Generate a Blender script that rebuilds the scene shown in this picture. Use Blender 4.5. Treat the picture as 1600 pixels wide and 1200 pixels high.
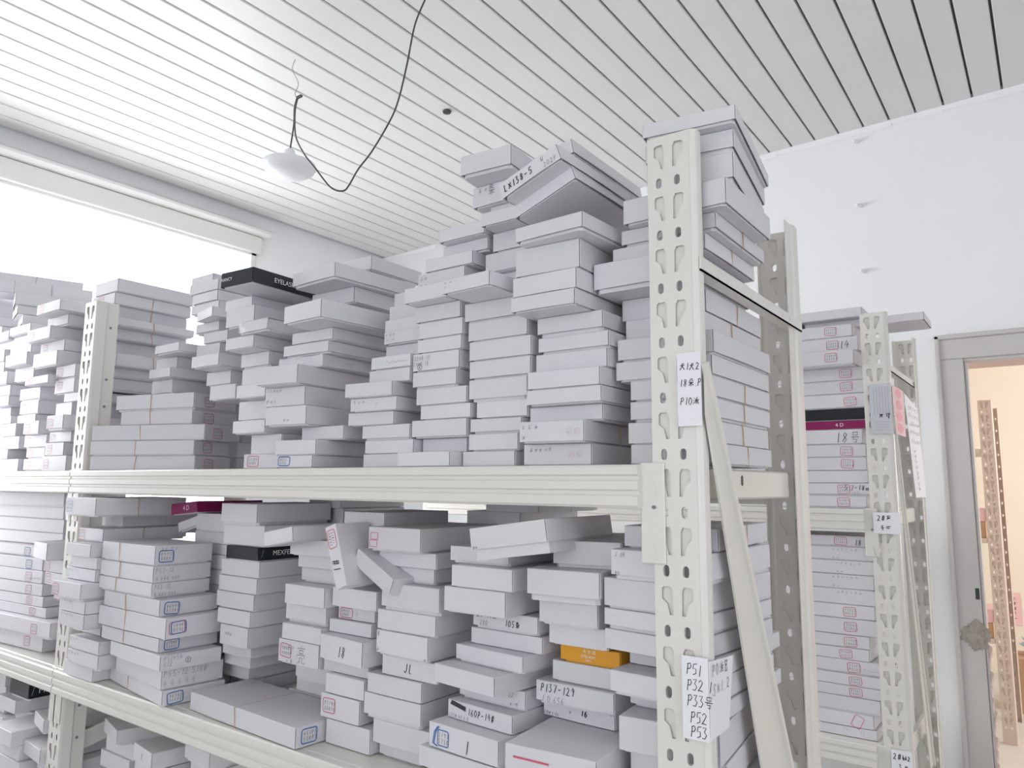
import bpy, bmesh, math, random
from mathutils import Vector, Matrix
from mathutils.geometry import tessellate_polygon

# ------------------------------------------------------------------ scene, camera, light
for o in list(bpy.data.objects):
    bpy.data.objects.remove(o, do_unlink=True)
scene = bpy.context.scene
COL = scene.collection
PI = math.pi

FPX, PITCH, ROLL, YAW = 1160.0, math.radians(7.78), math.radians(0.45), math.radians(36.17)
heading = Vector((-math.sin(YAW), math.cos(YAW), 0)); right0 = Vector((math.cos(YAW), math.sin(YAW), 0)); up0 = Vector((0, 0, 1))
fwd = heading * math.cos(PITCH) + up0 * math.sin(PITCH); up1 = up0 * math.cos(PITCH) - heading * math.sin(PITCH)
cam_r = right0 * math.cos(ROLL) + up1 * math.sin(ROLL); cam_u = up1 * math.cos(ROLL) - right0 * math.sin(ROLL)
cam_d = bpy.data.cameras.new('camera'); cam = bpy.data.objects.new('camera', cam_d); COL.objects.link(cam)
cam_d.sensor_width = 36; cam_d.lens = FPX / 1600 * 36; cam_d.clip_start = 0.02; cam_d.clip_end = 100
M = Matrix((cam_r, cam_u, -fwd)).transposed().to_4x4(); M.translation = (0, 0, 1.5); cam.matrix_world = M
scene.camera = cam

w = bpy.data.worlds.new('sky'); scene.world = w; w.use_nodes = True
bg = w.node_tree.nodes['Background']; bg.inputs[0].default_value = (0.86, 0.93, 1.0, 1); bg.inputs[1].default_value = 2.6
def area(name, loc, direction, sx, sy, power, color):
    l = bpy.data.lights.new(name, 'AREA'); l.shape = 'RECTANGLE'; l.size = sx; l.size_y = sy; l.energy = power; l.color = color
    o = bpy.data.objects.new(name, l); COL.objects.link(o); o.location = loc
    o.rotation_euler = Vector(direction).to_track_quat('-Z', 'Y').to_euler(); return o
# daylight coming in through the side window, the window behind the camera and the next room's window
area('daylight_side_window', (-4.7, 1.7, 2.5), (1, 0, -0.2), 3.6, 2.6, 720, (0.965, 0.985, 1.0))
area('daylight_front_window', (-0.2, -2.85, 1.75), (0, 1, 0.02), 3.6, 1.7, 64, (0.98, 0.98, 1.0))
area('daylight_right_window', (2.62, -0.15, 1.8), (-1, 0, 0.0), 2.5, 1.6, 22, (0.94, 0.97, 1.0))
area('daylight_next_room', (2.35, 5.75, 1.75), (-1, -0.1, -0.05), 2.2, 1.5, 150, (1.0, 0.93, 0.87))
scene.view_settings.view_transform = 'Standard'; scene.view_settings.look = 'None'
scene.view_settings.exposure = -0.96; scene.view_settings.gamma = 1.0; scene.view_settings.use_curve_mapping = False
try:
    scene.cycles.max_bounces = 8; scene.cycles.diffuse_bounces = 5
except Exception:
    pass

# ------------------------------------------------------------------ materials
def mat(name, col, rough=0.6, noise=0.0, nscale=30.0, bump=0.0, bscale=200.0, metal=0.0, rnd=0.0, spec=None, alpha=None, trans=0.0):
    m = bpy.data.materials.new(name); m.use_nodes = True
    nt = m.node_tree; b = nt.nodes['Principled BSDF']
    b.inputs['Base Color'].default_value = (*col, 1); b.inputs['Roughness'].default_value = rough; b.inputs['Metallic'].default_value = metal
    if spec is not None: b.inputs['Specular IOR Level'].default_value = spec
    if trans: b.inputs['Transmission Weight'].default_value = trans
    if alpha is not None: b.inputs['Alpha'].default_value = alpha
    src = None
    tc = nt.nodes.new('ShaderNodeTexCoord')
    if noise or rnd:
        mix = nt.nodes.new('ShaderNodeMixRGB'); mix.blend_type = 'MULTIPLY'; mix.inputs[0].default_value = 1
        mix.inputs[1].default_value = (*col, 1)
        val = nt.nodes.new('ShaderNodeMath'); val.operation = 'ADD'; val.inputs[0].default_value = 1 - noise / 2 - rnd / 2; val.inputs[1].default_value = 0
        if noise:
            n = nt.nodes.new('ShaderNodeTexNoise'); n.inputs['Scale'].default_value = nscale; n.inputs['Detail'].default_value = 5
            nt.links.new(tc.outputs['Object'], n.inputs['Vector'])
            mm = nt.nodes.new('ShaderNodeMath'); mm.operation = 'MULTIPLY_ADD'; mm.inputs[1].default_value = noise; mm.inputs[2].default_value = 1 - noise / 2 - rnd / 2
            nt.links.new(n.outputs['Fac'], mm.inputs[0]); nt.links.new(mm.outputs[0], val.inputs[0])
        if rnd:
            oi = nt.nodes.new('ShaderNodeObjectInfo'); mr = nt.nodes.new('ShaderNodeMath'); mr.operation = 'MULTIPLY'; mr.inputs[1].default_value = rnd
            nt.links.new(oi.outputs['Random'], mr.inputs[0]); nt.links.new(mr.outputs[0], val.inputs[1])
        nt.links.new(val.outputs[0], mix.inputs[2]); nt.links.new(mix.outputs[0], b.inputs['Base Color'])
    if bump:
        n2 = nt.nodes.new('ShaderNodeTexNoise'); n2.inputs['Scale'].default_value = bscale; n2.inputs['Detail'].default_value = 4
        nt.links.new(tc.outputs['Object'], n2.inputs['Vector'])
        bp = nt.nodes.new('ShaderNodeBump'); bp.inputs['Strength'].default_value = bump; bp.inputs['Distance'].default_value = 0.004
        nt.links.new(n2.outputs['Fac'], bp.inputs['Height']); nt.links.new(bp.outputs[0], b.inputs['Normal'])
    return m
CARD = mat('white_card', (0.685, 0.668, 0.702), 0.55, 0.05, 14, 0.12, 18, rnd=0.07)
CARDIN = mat('card_core', (0.66, 0.65, 0.68), 0.7, 0.05, 14)
PAINT = mat('cream_paint', (0.755, 0.73, 0.685), 0.32, 0.03, 6, 0.03, 90)
WALL = mat('white_plaster', (0.90, 0.90, 0.91), 0.85, 0.05, 2.5, 0.15, 30)
PVC = mat('pvc_panel', (0.765, 0.76, 0.745), 0.38, 0.07, 3.0, 0.02, 60)
GAP = mat('panel_gap', (0.13, 0.14, 0.16), 0.7)
TRIM = mat('old_white_paint', (0.60, 0.575, 0.56), 0.5, 0.10, 5, 0.12, 25)
FLOOR = mat('floor_cement', (0.62, 0.60, 0.57), 0.6, 0.15, 4, 0.1, 60)
BLACKINK = mat('black_ink', (0.03, 0.03, 0.04), 0.5)
GREYINK = mat('grey_ink', (0.22, 0.22, 0.25), 0.6)
REDINK = mat('red_ink', (0.62, 0.10, 0.18), 0.5)
PINKINK = mat('faint_red_ink', (0.70, 0.48, 0.52), 0.6)
BLUEINK = mat('blue_ink', (0.06, 0.17, 0.42), 0.5)
RUBBER = mat('rubber_band', (0.52, 0.36, 0.20), 0.5)
BLACKBOX = mat('black_gloss_card', (0.018, 0.02, 0.024), 0.22, 0.3, 20)
ORANGE = mat('orange_card', (0.72, 0.33, 0.02), 0.4)
MAGENTA = mat('magenta_card', (0.25, 0.008, 0.09), 0.35)
PRINT = mat('white_print', (0.85, 0.85, 0.85), 0.5)
BROWN = mat('kraft_card', (0.52, 0.34, 0.21), 0.8, 0.12, 12)
PAPER = mat('note_paper', (0.84, 0.84, 0.87), 0.6, 0.04, 10)
GREYCARD = mat('grey_plastic_card', (0.60, 0.61, 0.65), 0.25)
PINKPAPER = mat('pink_paper', (0.85, 0.55, 0.58), 0.6)
FILM = mat('clear_film', (0.80, 0.78, 0.74), 0.15, 0.25, 20, 0.5, 25, alpha=0.55)
TAPE = mat('brown_tape', (0.45, 0.34, 0.22), 0.25, 0.4, 25, 0.5, 30, alpha=0.7)
WAD = mat('crumpled_film', (0.50, 0.45, 0.39), 0.12, 0.6, 60, 0.8, 80, alpha=0.6)
LAMPW = mat('lamp_diffuser', (0.82, 0.83, 0.86), 0.35)
WIRE = mat('dark_wire', (0.07, 0.06, 0.07), 0.5)
WIRE2 = mat('thin_wire', (0.30, 0.30, 0.31), 0.5)
UPVC = mat('window_frame_white', (0.82, 0.82, 0.80), 0.4)
CREAMWALL = mat('cream_wall', (0.86, 0.80, 0.72), 0.85, 0.04, 3)
PINKWOOD = mat('pinkish_lintel', (0.70, 0.52, 0.48), 0.7)
BROWNPOST = mat('tan_rack_paint', (0.62, 0.52, 0.46), 0.45)
DARK = mat('dark_metal', (0.04, 0.04, 0.045), 0.45)
GLASS = mat('window_glass', (1, 1, 1), 0.02, trans=1.0, alpha=0.12)
BLUEFILM = mat('blue_plastic_bag', (0.45, 0.62, 0.72), 0.2, 0.3, 30, 0.4, 30)

# ------------------------------------------------------------------ mesh helpers
class MB:
    def __init__(s): s.v = []; s.f = []
    def add(s, vs, fs):
        n = len(s.v); s.v += [tuple(p) for p in vs]; s.f += [tuple(i + n for i in f) for f in fs]; return s
    def box(s, x0, x1, y0, y1, z0, z1):
        return s.add([(x0, y0, z0), (x1, y0, z0), (x1, y1, z0), (x0, y1, z0), (x0, y0, z1), (x1, y0, z1), (x1, y1, z1), (x0, y1, z1)],
                     [(0, 3, 2, 1), (4, 5, 6, 7), (0, 1, 5, 4), (1, 2, 6, 5), (2, 3, 7, 6), (3, 0, 4, 7)])
    def cbox(s, x0, x1, y0, y1, z0, z1, c=0.002):
        # box with chamfered long edges (cheap bevel): octagonal cross section along z? -> use bmesh bevel
        bm = bmesh.new(); bmesh.ops.create_cube(bm, size=1)
        for v in bm.verts: v.co = Vector(((x0 + x1) / 2 + v.co.x * (x1 - x0), (y0 + y1) / 2 + v.co.y * (y1 - y0), (z0 + z1) / 2 + v.co.z * (z1 - z0)))
        bmesh.ops.bevel(bm, geom=bm.edges[:], offset=c, segments=1, affect='EDGES')
        bm.verts.index_update(); s.add([v.co[:] for v in bm.verts], [[v.index for v in f.verts] for f in bm.faces]); bm.free(); return s
    def prism(s, prof, axis, a, b):
        # closed profile extruded along axis 'x','y','z' from a to b; prof in the two other axes (cyclic order)
        n = len(prof)
        def P(u, v, t): return {'x': (t, u, v), 'y': (u, t, v), 'z': (u, v, t)}[axis]
        vs = [P(u, v, a) for u, v in prof] + [P(u, v, b) for u, v in prof]
        fs = [(i, (i + 1) % n, n + (i + 1) % n, n + i) for i in range(n)]
        tri = tessellate_polygon([[Vector((u, v, 0)) for u, v in prof]])
        fs += [tuple(t) for t in tri] + [tuple(n + i for i in reversed(t)) for t in tri]
        return s.add(vs, fs)
    def tube(s, pts, r, n=6):
        pts = [Vector(p) for p in pts]; vs = []; fs = []
        for i, p in enumerate(pts):
            t = (pts[min(i + 1, len(pts) - 1)] - pts[max(i - 1, 0)]).normalized()
            a = t.orthogonal().normalized() if i == 0 else (a - t * a.dot(t)).normalized()
            b = t.cross(a)
            rr = r[i] if isinstance(r, (list, tuple)) else r
            vs += [p + (a * math.cos(2 * PI * k / n) + b * math.sin(2 * PI * k / n)) * rr for k in range(n)]
        for i in range(len(pts) - 1):
            for k in range(n): fs.append((i * n + k, i * n + (k + 1) % n, (i + 1) * n + (k + 1) % n, (i + 1) * n + k))
        fs.append(tuple(range(n - 1, -1, -1))); fs.append(tuple((len(pts) - 1) * n + k for k in range(n)))
        return s.add(vs, fs)
    def lathe(s, prof, n=32, o=(0, 0, 0)):
        vs = []; fs = []
        for r, z in prof: vs += [(o[0] + r * math.cos(2 * PI * k / n), o[1] + r * math.sin(2 * PI * k / n), o[2] + z) for k in range(n)]
        for i in range(len(prof) - 1):
            for k in range(n): fs.append((i * n + k, i * n + (k + 1) % n, (i + 1) * n + (k + 1) % n, (i + 1) * n + k))
        fs.append(tuple(range(n - 1, -1, -1))); fs.append(tuple((len(prof) - 1) * n + k for k in range(n)))
        return s.add(vs, fs)
    def mesh(s, name, m, smooth=False, fix=False):
        me = bpy.data.meshes.new(name); me.from_pydata(s.v, [], s.f); me.materials.append(m)
        if fix:
            bm = bmesh.new(); bm.from_mesh(me); bmesh.ops.recalc_face_normals(bm, faces=bm.faces[:]); bm.to_mesh(me); bm.free()
        if smooth:
            for p in me.polygons: p.use_smooth = True
        me.update(); return me
    def build(s, name, m, parent=None, smooth=False, fix=True):
        return link(name, s.mesh(name, m, smooth, fix), parent)
def link(name, me, parent=None):
    o = bpy.data.objects.new(name, me); COL.objects.link(o)
    if parent is not None: o.parent = parent
    return o
def empty(name, loc=(0, 0, 0), rot=(0, 0, 0)):
    o = bpy.data.objects.new(name, None); COL.objects.link(o); o.location = loc; o.rotation_euler = rot; o.empty_display_size = 0.05; return o
def tag(o, label=None, cat=None, group=None, kind=None):
    if label: o['label'] = label
    if cat: o['category'] = cat
    if group: o['group'] = group
    if kind: o['kind'] = kind
    return o
def struct(o, label=None): o['kind'] = 'structure'; return tag(o, label)
def text_mesh(body, size):
    cu = bpy.data.curves.new('lettering', 'FONT'); cu.body = body; cu.size = size; cu.align_x = 'CENTER'; cu.align_y = 'CENTER'; cu.resolution_u = 3
    ob = bpy.data.objects.new('lettering', cu); COL.objects.link(ob)
    dg = bpy.context.evaluated_depsgraph_get(); dg.update()
    me = bpy.data.meshes.new_from_object(ob.evaluated_get(dg)); bpy.data.objects.remove(ob); bpy.data.curves.remove(cu); return me
def plate_with_holes(outer, holes, t):
    """solid flat plate with through holes in the local xy plane (thickness t)"""
    rings = [[Vector((a, b, 0)) for a, b in outer]] + [[Vector((a, b, 0)) for a, b in h] for h in holes]
    tri = tessellate_polygon(rings); flat = [p for r in rings for p in r]; n = len(flat)
    vs = [(p.x, p.y, -t / 2) for p in flat] + [(p.x, p.y, t / 2) for p in flat]
    fs = [tuple(q) for q in tri] + [tuple(n + i for i in reversed(q)) for q in tri]; k = 0
    for r in rings:
        m = len(r); fs += [(k + i, k + (i + 1) % m, n + k + (i + 1) % m, n + k + i) for i in range(m)]; k += m
    return vs, fs

# ------------------------------------------------------------------ handwriting: single-stroke letters
GL = {
 '0': [[(.2, 1), (0, .7), (0, .3), (.25, 0), (.5, .3), (.5, .7), (.2, 1)]], '1': [[(.25, 1), (.2, 0)]],
 '2': [[(0, .8), (.2, 1), (.45, .8), (.3, .45), (0, 0), (.25, .08), (.55, .02)]], '3': [[(0, .95), (.4, 1), (.2, .6), (.5, .35), (.3, 0), (0, .05)]],
 '4': [[(.3, 1), (0, .4), (.6, .45)], [(.42, .75), (.38, 0)]], '5': [[(.5, 1), (.1, .95), (.05, .55), (.4, .55), (.45, .15), (.1, 0)]],
 '6': [[(.4, 1), (.1, .55), (.05, .15), (.3, 0), (.5, .25), (.3, .48), (.08, .35)]], '7': [[(0, .95), (.5, 1), (.2, 0)]],
 '8': [[(.45, .85), (.2, 1), (.08, .75), (.45, .3), (.25, 0), (.03, .2), (.42, .7), (.45, .85)]], '9': [[(.45, .8), (.2, 1), (.05, .7), (.3, .55), (.45, .85), (.35, 0)]],
 'P': [[(.1, .95), (.05, 0)], [(0, .9), (.35, 1), (.5, .75), (.35, .5), (.08, .48)]], 'S': [[(.5, .9), (.25, 1), (.05, .75), (.45, .35), (.3, 0), (0, .1)]],
 'X': [[(0, .8), (.55, .1)], [(.5, .85), (.02, .05)]], 'D': [[(.05, 1), (.05, 0), (.4, .1), (.5, .6), (.3, .95), (0, .98)]],
 'J': [[(.45, 1), (.4, .2), (.2, 0), (0, .2)]], 'L': [[(.1, 1), (.05, .05), (.45, 0)]], 'H': [[(.05, 1), (.05, 0)], [(.5, 1), (.45, 0)], [(.05, .5), (.5, .5)]],
 'F': [[(.05, 1), (.05, 0)], [(.05, 1), (.5, .95)], [(.05, .55), (.4, .55)]], 'm': [[(0, .5), (.05, 0), (.05, .4), (.25, .5), (.28, 0), (.3, .4), (.5, .5), (.55, 0)]],
 '#': [[(.2, 1), (.1, 0)], [(.45, 1), (.35, 0)], [(0, .65), (.6, .7)], [(0, .3), (.55, .35)]], '-': [[(0, .45), (.45, .5)]], '.': [[(.1, .08), (.16, 0)]],
 'W': [[(0, 1), (.12, 0), (.28, .6), (.42, 0), (.6, 1)]], '@': [[(.3, .9), (0, .5), (.3, .05), (.6, .5), (.3, .9)], [(.15, .55), (.45, .5)], [(.3, .8), (.28, .2)]],
 '*': [[(.3, 1), (.1, .7)], [(.15, .85), (.5, .85), (.15, .45)], [(.2, .75), (.55, .5)], [(0, .35), (.6, .38)], [(.3, .45), (.3, 0)], [(.2, .25), (.05, .05)], [(.4, .25), (.55, .08)]],
 '犬': [[(.05, .65), (.85, .7)], [(.45, 1), (.4, .5), (.05, .02)], [(.42, .6), (.9, .0)], [(.62, .95), (.75, .85)]],
 '朵': [[(.35, 1), (.3, .8), (.1, .6)], [(.35, 1), (.65, 1), (.65, .7), (.85, .7)], [(.05, .5), (.9, .5)], [(.47, .62), (.47, 0)], [(.45, .48), (.1, .1)], [(.5, .48), (.9, .1)]],
 '浓': [[(.05, .9), (.15, .8)], [(.0, .6), (.12, .5)], [(.0, .1), (.18, .35)], [(.3, .75), (.3, .6), (.9, .65), (.85, .55)], [(.6, 1), (.3, .35)], [(.5, .6), (.45, .1), (.6, .2)], [(.6, .5), (.9, .05)], [(.8, .5), (.65, .35)]],
 '密': [[(.45, 1), (.5, .9)], [(.1, .75), (.1, .9), (.9, .9), (.85, .75)], [(.25, .7), (.4, .5), (.8, .55)], [(.7, .8), (.3, .45)], [(.5, .45), (.5, .05)], [(.15, .35), (.15, .02), (.85, .02), (.85, .35)]],
 '号': [[(.25, 1), (.25, .7), (.75, .7), (.75, 1), (.25, 1)], [(.05, .52), (.95, .52)], [(.35, .52), (.3, .3), (.75, .3), (.65, 0), (.45, .05)]],
 '亮': [[(.45, 1), (.52, .92)], [(.05, .85), (.95, .88)], [(.3, .75), (.3, .58), (.7, .58), (.7, .75), (.3, .75)], [(.05, .3), (.08, .48), (.92, .5), (.88, .35)], [(.4, .35), (.35, .1), (.1, 0)], [(.4, .35), (.65, .35), (.65, .05), (.95, .05), (.95, .15)]],
 '条': [[(.4, 1), (.1, .7)], [(.25, .88), (.7, .9), (.1, .5)], [(.3, .75), (.9, .5)], [(.1, .38), (.9, .4)], [(.5, .5), (.5, 0)], [(.4, .28), (.15, .05)], [(.6, .28), (.85, .08)]],
}
def pseudo(r):
    """one loose handwritten character: a few crossing strokes"""
    out = []
    for k in range(r.randint(3, 5)):
        if r.random() < .5: y = r.uniform(.05, .95); out.append([(r.uniform(0, .25), y), (r.uniform(.6, .95), y + r.uniform(-.05, .12))])
        else: x = r.uniform(.1, .85); out.append([(x, r.uniform(.6, 1)), (x + r.uniform(-.25, .15), r.uniform(0, .35))])
    return out
class Ink:
    def __init__(s, surf, width=0.0008): s.mb = MB(); s.surf = surf; s.w = width
    def stroke(s, pts, width=None):
        wd = (width or s.w) / 2; n = len(pts)
        dense = []
        for i in range(n - 1):
            a, b = pts[i], pts[i + 1]; L = math.hypot(b[0] - a[0], b[1] - a[1]); k = max(1, int(L / 0.012))
            dense += [(a[0] + (b[0] - a[0]) * j / k, a[1] + (b[1] - a[1]) * j / k) for j in range(k)]
        dense.append(pts[-1]); pts = dense; n = len(pts); vs = []
        for i, p in enumerate(pts):
            a = pts[max(i - 1, 0)]; b = pts[min(i + 1, n - 1)]; dx, dy = b[0] - a[0], b[1] - a[1]; l = math.hypot(dx, dy) or 1
            nx, ny = -dy / l * wd, dx / l * wd
            vs.append(s.surf(p[0] + nx, p[1] + ny)); vs.append(s.surf(p[0] - nx, p[1] - ny))
        s.mb.add(vs, [(2 * i, 2 * i + 1, 2 * i + 3, 2 * i + 2) for i in range(n - 1)])
    def write(s, txt, x, y, size, r, adv=0.74, slant=0.12, strokes=None):
        for ch in txt:
            g = strokes(r) if strokes else GL.get(ch)
            if g is None: x += size * 0.45; continue
            dy = r.uniform(-.05, .05) * size
            for st in g: s.stroke([(x + (px + py * slant) * size * .8, y + dy + py * size) for px, py in st])
            x += size * (adv if ch in '0123456789PSXDJLHFmW#-.@' else 1.0)
            if ch == '.': x -= size * .35
            if ch == '1': x -= size * .18
        return x
    def rrect(s, x0, y0, x1, y1, rad, width, tilt=0):
        pts = []
        for cx, cy, a0 in ((x1 - rad, y1 - rad, 0), (x0 + rad, y1 - rad, 90), (x0 + rad, y0 + rad, 180), (x1 - rad, y0 + rad, 270)):
            for k in range(4): a = math.radians(a0 + 30 * k); pts.append((cx + rad * math.cos(a), cy + rad * math.sin(a)))
        if tilt:
            mx, my = (x0 + x1) / 2, (y0 + y1) / 2; c, q = math.cos(tilt), math.sin(tilt)
            pts = [(mx + (px - mx) * c - (py - my) * q, my + (px - mx) * q + (py - my) * c) for px, py in pts]
        s.stroke(pts + pts[:1], width)
    def build(s, name, m, parent):
        if s.mb.v: return s.mb.build(name, m, parent, fix=False)

# ------------------------------------------------------------------ the room
XL, XR, YF, YB, ZC = -3.5, 2.2, -2.6, 3.33, 3.05
CT = 0.0215                                        # the old ceiling sags slightly towards the side window
def ceil_z(x): return ZC + CT * (x + 0.06)
struct(MB().box(XL - .3, XR + .3, YF - .3, 7.8, -.12, 0).build('floor', FLOOR))
ceil = struct(MB().add([(XL - .2, YF - .1, ceil_z(XL - .2) + .0202), (XR + .2, YF - .1, ceil_z(XR + .2) + .0202), (XR + .2, YB, ceil_z(XR + .2) + .0202), (XL - .2, YB, ceil_z(XL - .2) + .0202),
    (XL - .2, YF - .1, 3.3), (XR + .2, YF - .1, 3.3), (XR + .2, YB, 3.3), (XL - .2, YB, 3.3)],
    [(0, 3, 2, 1), (4, 5, 6, 7), (0, 1, 5, 4), (1, 2, 6, 5), (2, 3, 7, 6), (3, 0, 4, 7)]).build('ceiling', GAP), 'white panelled ceiling with dark joints')
pm = MB().prism([(-.046, .0), (-.046, .018), (.046, .018), (.046, .0), (.0435, -.003), (-.0435, -.003)], 'y', YF, YB - .002).mesh('panel', PVC, fix=True)
k = 0
x = -0.115
xs = [(-0.115 - .1 * i) for i in range(34)] + [(-0.015 + .1 * i) for i in range(22)]
for x in sorted(xs):
    o = link('panel', pm, ceil); o.location = (x, 0, ceil_z(x) + .002); o.rotation_euler = (0, -math.atan(CT), 0)
# side wall with the long window
WY0, WY1, WZ0, WZ1 = 0.5, 2.37, 0.95, 2.76
wl = MB().box(XL - .3, XL, YF - .3, WY0, 0, 3.2).box(XL - .3, XL, WY1, YB + .3, 0, 3.2).box(XL - .3, XL, WY0, WY1, 0, WZ0).box(XL - .3, XL, WY0, WY1, WZ1, 3.2)
struct(wl.build('wall_left', WALL))
RY0, RY1, RZ0, RZ1 = -1.5, 1.2, 0.9, 2.6
struct(MB().box(XR, XR + .3, YF - .3, RY0, 0, 3.3).box(XR, XR + .3, RY1, YB, 0, 3.3).box(XR, XR + .3, RY0, RY1, 0, RZ0).box(XR, XR + .3, RY0, RY1, RZ1, 3.3).build('wall_right', WALL))
win3 = empty('window_3', (XR, RY0, RZ0)); struct(win3, 'window in the right-hand wall outside the view')
o = MB().cbox(XR + .02, XR + .08, RY0, RY0 + .05, RZ0, RZ1, .004).cbox(XR + .02, XR + .08, RY1 - .05, RY1, RZ0, RZ1, .004).cbox(XR + .02, XR + .08, RY0, RY1, RZ0, RZ0 + .05, .004).cbox(XR + .02, XR + .08, RY0, RY1, RZ1 - .05, RZ1, .004).build('frame', UPVC, win3); o.matrix_parent_inverse = Matrix.Translation((-XR, -RY0, -RZ0))
FX0, FX1, FZ0, FZ1 = -2.0, 1.6, 0.9, 2.6
struct(MB().box(XL, FX0, YF - .2, YF, 0, 3.3).box(FX1, XR, YF - .2, YF, 0, 3.3).box(FX0, FX1, YF - .2, YF, 0, FZ0).box(FX0, FX1, YF - .2, YF, FZ1, 3.3).build('wall_front', WALL))
DX0, DX1, DZ = -0.262, 0.62, 2.0
struct(MB().box(XL - .1, -.45, YB, YB + .3, 0, 3.3).box(-.45, -.34, YB, YB + .05, 0, 3.3).box(-.34, DX0, YB, YB + .05, 2.06, 3.3).box(DX0, DX1, YB, YB + .3, DZ + .1, 3.3).box(DX1, XR, YB, YB + .3, 0, 3.3).build('wall_back', WALL))
# cornice between ceiling and back wall: a thin line of rough plaster
tp = MB(); rr = random.Random(3); n = 60
for i in range(n):
    a, b = XL + (XR - XL) * i / n, XL + (XR - XL) * (i + 1) / n
    za, zb = ceil_z(a) - .0, ceil_z(b) - .0; h = rr.uniform(.010, .028)
    tp.add([(a, YB - .012, za), (b, YB - .012, zb), (b, YB - .001, zb - h), (a, YB - .001, za - h), (a, YB, za), (b, YB, zb)], [(0, 1, 2, 3), (0, 3, 4), (1, 5, 2)])
struct(tp.build('trim_1', WALL))
# window: head band, ledge, frame, panes, rails outside
win = empty('window_1', (XL, WY1, WZ1)); struct(win, 'long bright window with white frame and ledge above')
def wpart(name, mb, m): o = mb.build(name, m, win); o.matrix_parent_inverse = Matrix.Translation((-XL, -WY1, -WZ1)); return o
wpart('ledge', MB().prism([(XL, 2.905), (XL + .05, 2.895), (XL + .085, 2.875), (XL + .085, 2.862), (XL + .05, 2.855), (XL, 2.85)], 'y', WY0 - .1, WY1 + .05), UPVC)
wpart('head_band', MB().cbox(XL - .02, XL + .03, WY0, WY1 + .02, 2.755, 2.85, .004), UPVC)
wpart('frame', MB().cbox(XL - .05, XL + .012, WY1 - .035, WY1, WZ0, WZ1, .004).cbox(XL - .05, XL + .012, WY0, WY0 + .035, WZ0, WZ1, .004).cbox(XL - .05, XL + .012, WY0, WY1, WZ0, WZ0 + .035, .004).cbox(XL - .05, XL + .012, WY0, WY1, WZ1 - .02, WZ1, .004).cbox(XL - .05, XL, 1.0, 1.05, WZ0, WZ1, .004), UPVC)
for a, b in ((WY0 + .035, 1.0), (1.05, WY1 - .035)): wpart('pane', MB().box(XL - .034, XL - .030, a, b, WZ0 + .035, WZ1 - .02), GLASS)
for zz in (2.65, 2.525, 2.40, 2.275, 2.15): wpart('rail', MB().cbox(XL - .16, XL - .145, WY0 - .2, WY1 + .1, zz - .006, zz + .006, .002), UPVC)
win2 = empty('window_2', (FX0, YF, FZ0)); struct(win2, 'wide window in the wall behind the viewer')
fr = MB().cbox(FX0, FX0 + .05, YF - .08, YF - .02, FZ0, FZ1, .004).cbox(FX1 - .05, FX1, YF - .08, YF - .02, FZ0, FZ1, .004).cbox(FX0, FX1, YF - .08, YF - .02, FZ0, FZ0 + .05, .004).cbox(FX0, FX1, YF - .08, YF - .02, FZ1 - .05, FZ1, .004).cbox(-.225, -.175, YF - .08, YF - .02, FZ0, FZ1, .004)
o = fr.build('frame', UPVC, win2); o.matrix_parent_inverse = Matrix.Translation((-FX0, -YF, -FZ0))
# doorway in the back wall
door = empty('door_1', (-.354, YB, 0)); struct(door, 'old painted door frame opening to a bright room')
def dpart(name, mb, m): o = mb.build(name, m, door); o.matrix_parent_inverse = Matrix.Translation((.354, -YB, 0)); return o
dpart('casing', MB().cbox(-.340, -.262, YB - .022, YB + .05, 0, 1.9995, .003), TRIM)
dpart('casing', MB().cbox(-.340, DX1 + .09, YB - .022, YB + .05, 2.0, 2.08, .003), TRIM)
dpart('bead', MB().cbox(-.356, -.338, YB - .032, YB + .01, 0, 2.096, .004), TRIM)
dpart('bead', MB().cbox(-.356, DX1 + .1, YB - .032, YB + .01, 2.079, 2.097, .004), TRIM)
dpart('stop_strip', MB().cbox(-.2615, -.251, YB - .014, YB + .045, 0, 1.9875, .003), TRIM)
dpart('stop_strip', MB().cbox(-.264, DX1, YB - .014, YB + .045, 1.988, 2.001, .003), TRIM)
dpart('lintel', MB().cbox(-.44, DX1 + .1, YB + .052, YB + .31, 2.002, 2.10, .004), PINKWOOD)
dpart('strike_plate', MB().cbox(-.279, -.266, YB - .0245, YB - .022, 1.095, 1.135, .001), DARK)
# splintered lower edge of the frame and the wad of tape round it
sp = MB(); rr = random.Random(8)
for i in range(16):
    z = .98 - i * .045; x = -.2505 + rr.uniform(-.004, .006); sp.add([(x - .004, YB - .014, z), (x + .006, YB - .008, z - .01), (x + .002, YB + .02, z - .05), (x - .006, YB - .012, z - .055)], [(0, 1, 2), (0, 2, 3), (0, 3, 1), (1, 3, 2)])
dpart('splinter', sp, PINKWOOD)
bm = bmesh.new(); bmesh.ops.create_icosphere(bm, subdivisions=4, radius=1)
rr = random.Random(4); jit = random.Random(5); ph = [(Vector((rr.uniform(-1, 1), rr.uniform(-1, 1), rr.uniform(-1, 1))).normalized() * rr.uniform(3, 9), rr.uniform(0, 6)) for i in range(9)]
for v in bm.verts:
    d = 1 + sum(math.sin(v.co.dot(a) + b) for a, b in ph) * .06 + jit.uniform(-.16, .16)
    v.co = Vector((v.co.x * .040 * d - .286, YB - .020 + v.co.y * .016 * d, .965 + v.co.z * .055 * d))
me = bpy.data.meshes.new('tape_wad'); bm.to_mesh(me); bm.free(); me.materials.append(WAD)
tw = link('tape_wad', me, door); tw.matrix_parent_inverse = Matrix.Translation((.354, -YB, 0)); tw['label'] = 'crumpled clear and brown tape wrapped round the frame'
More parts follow.
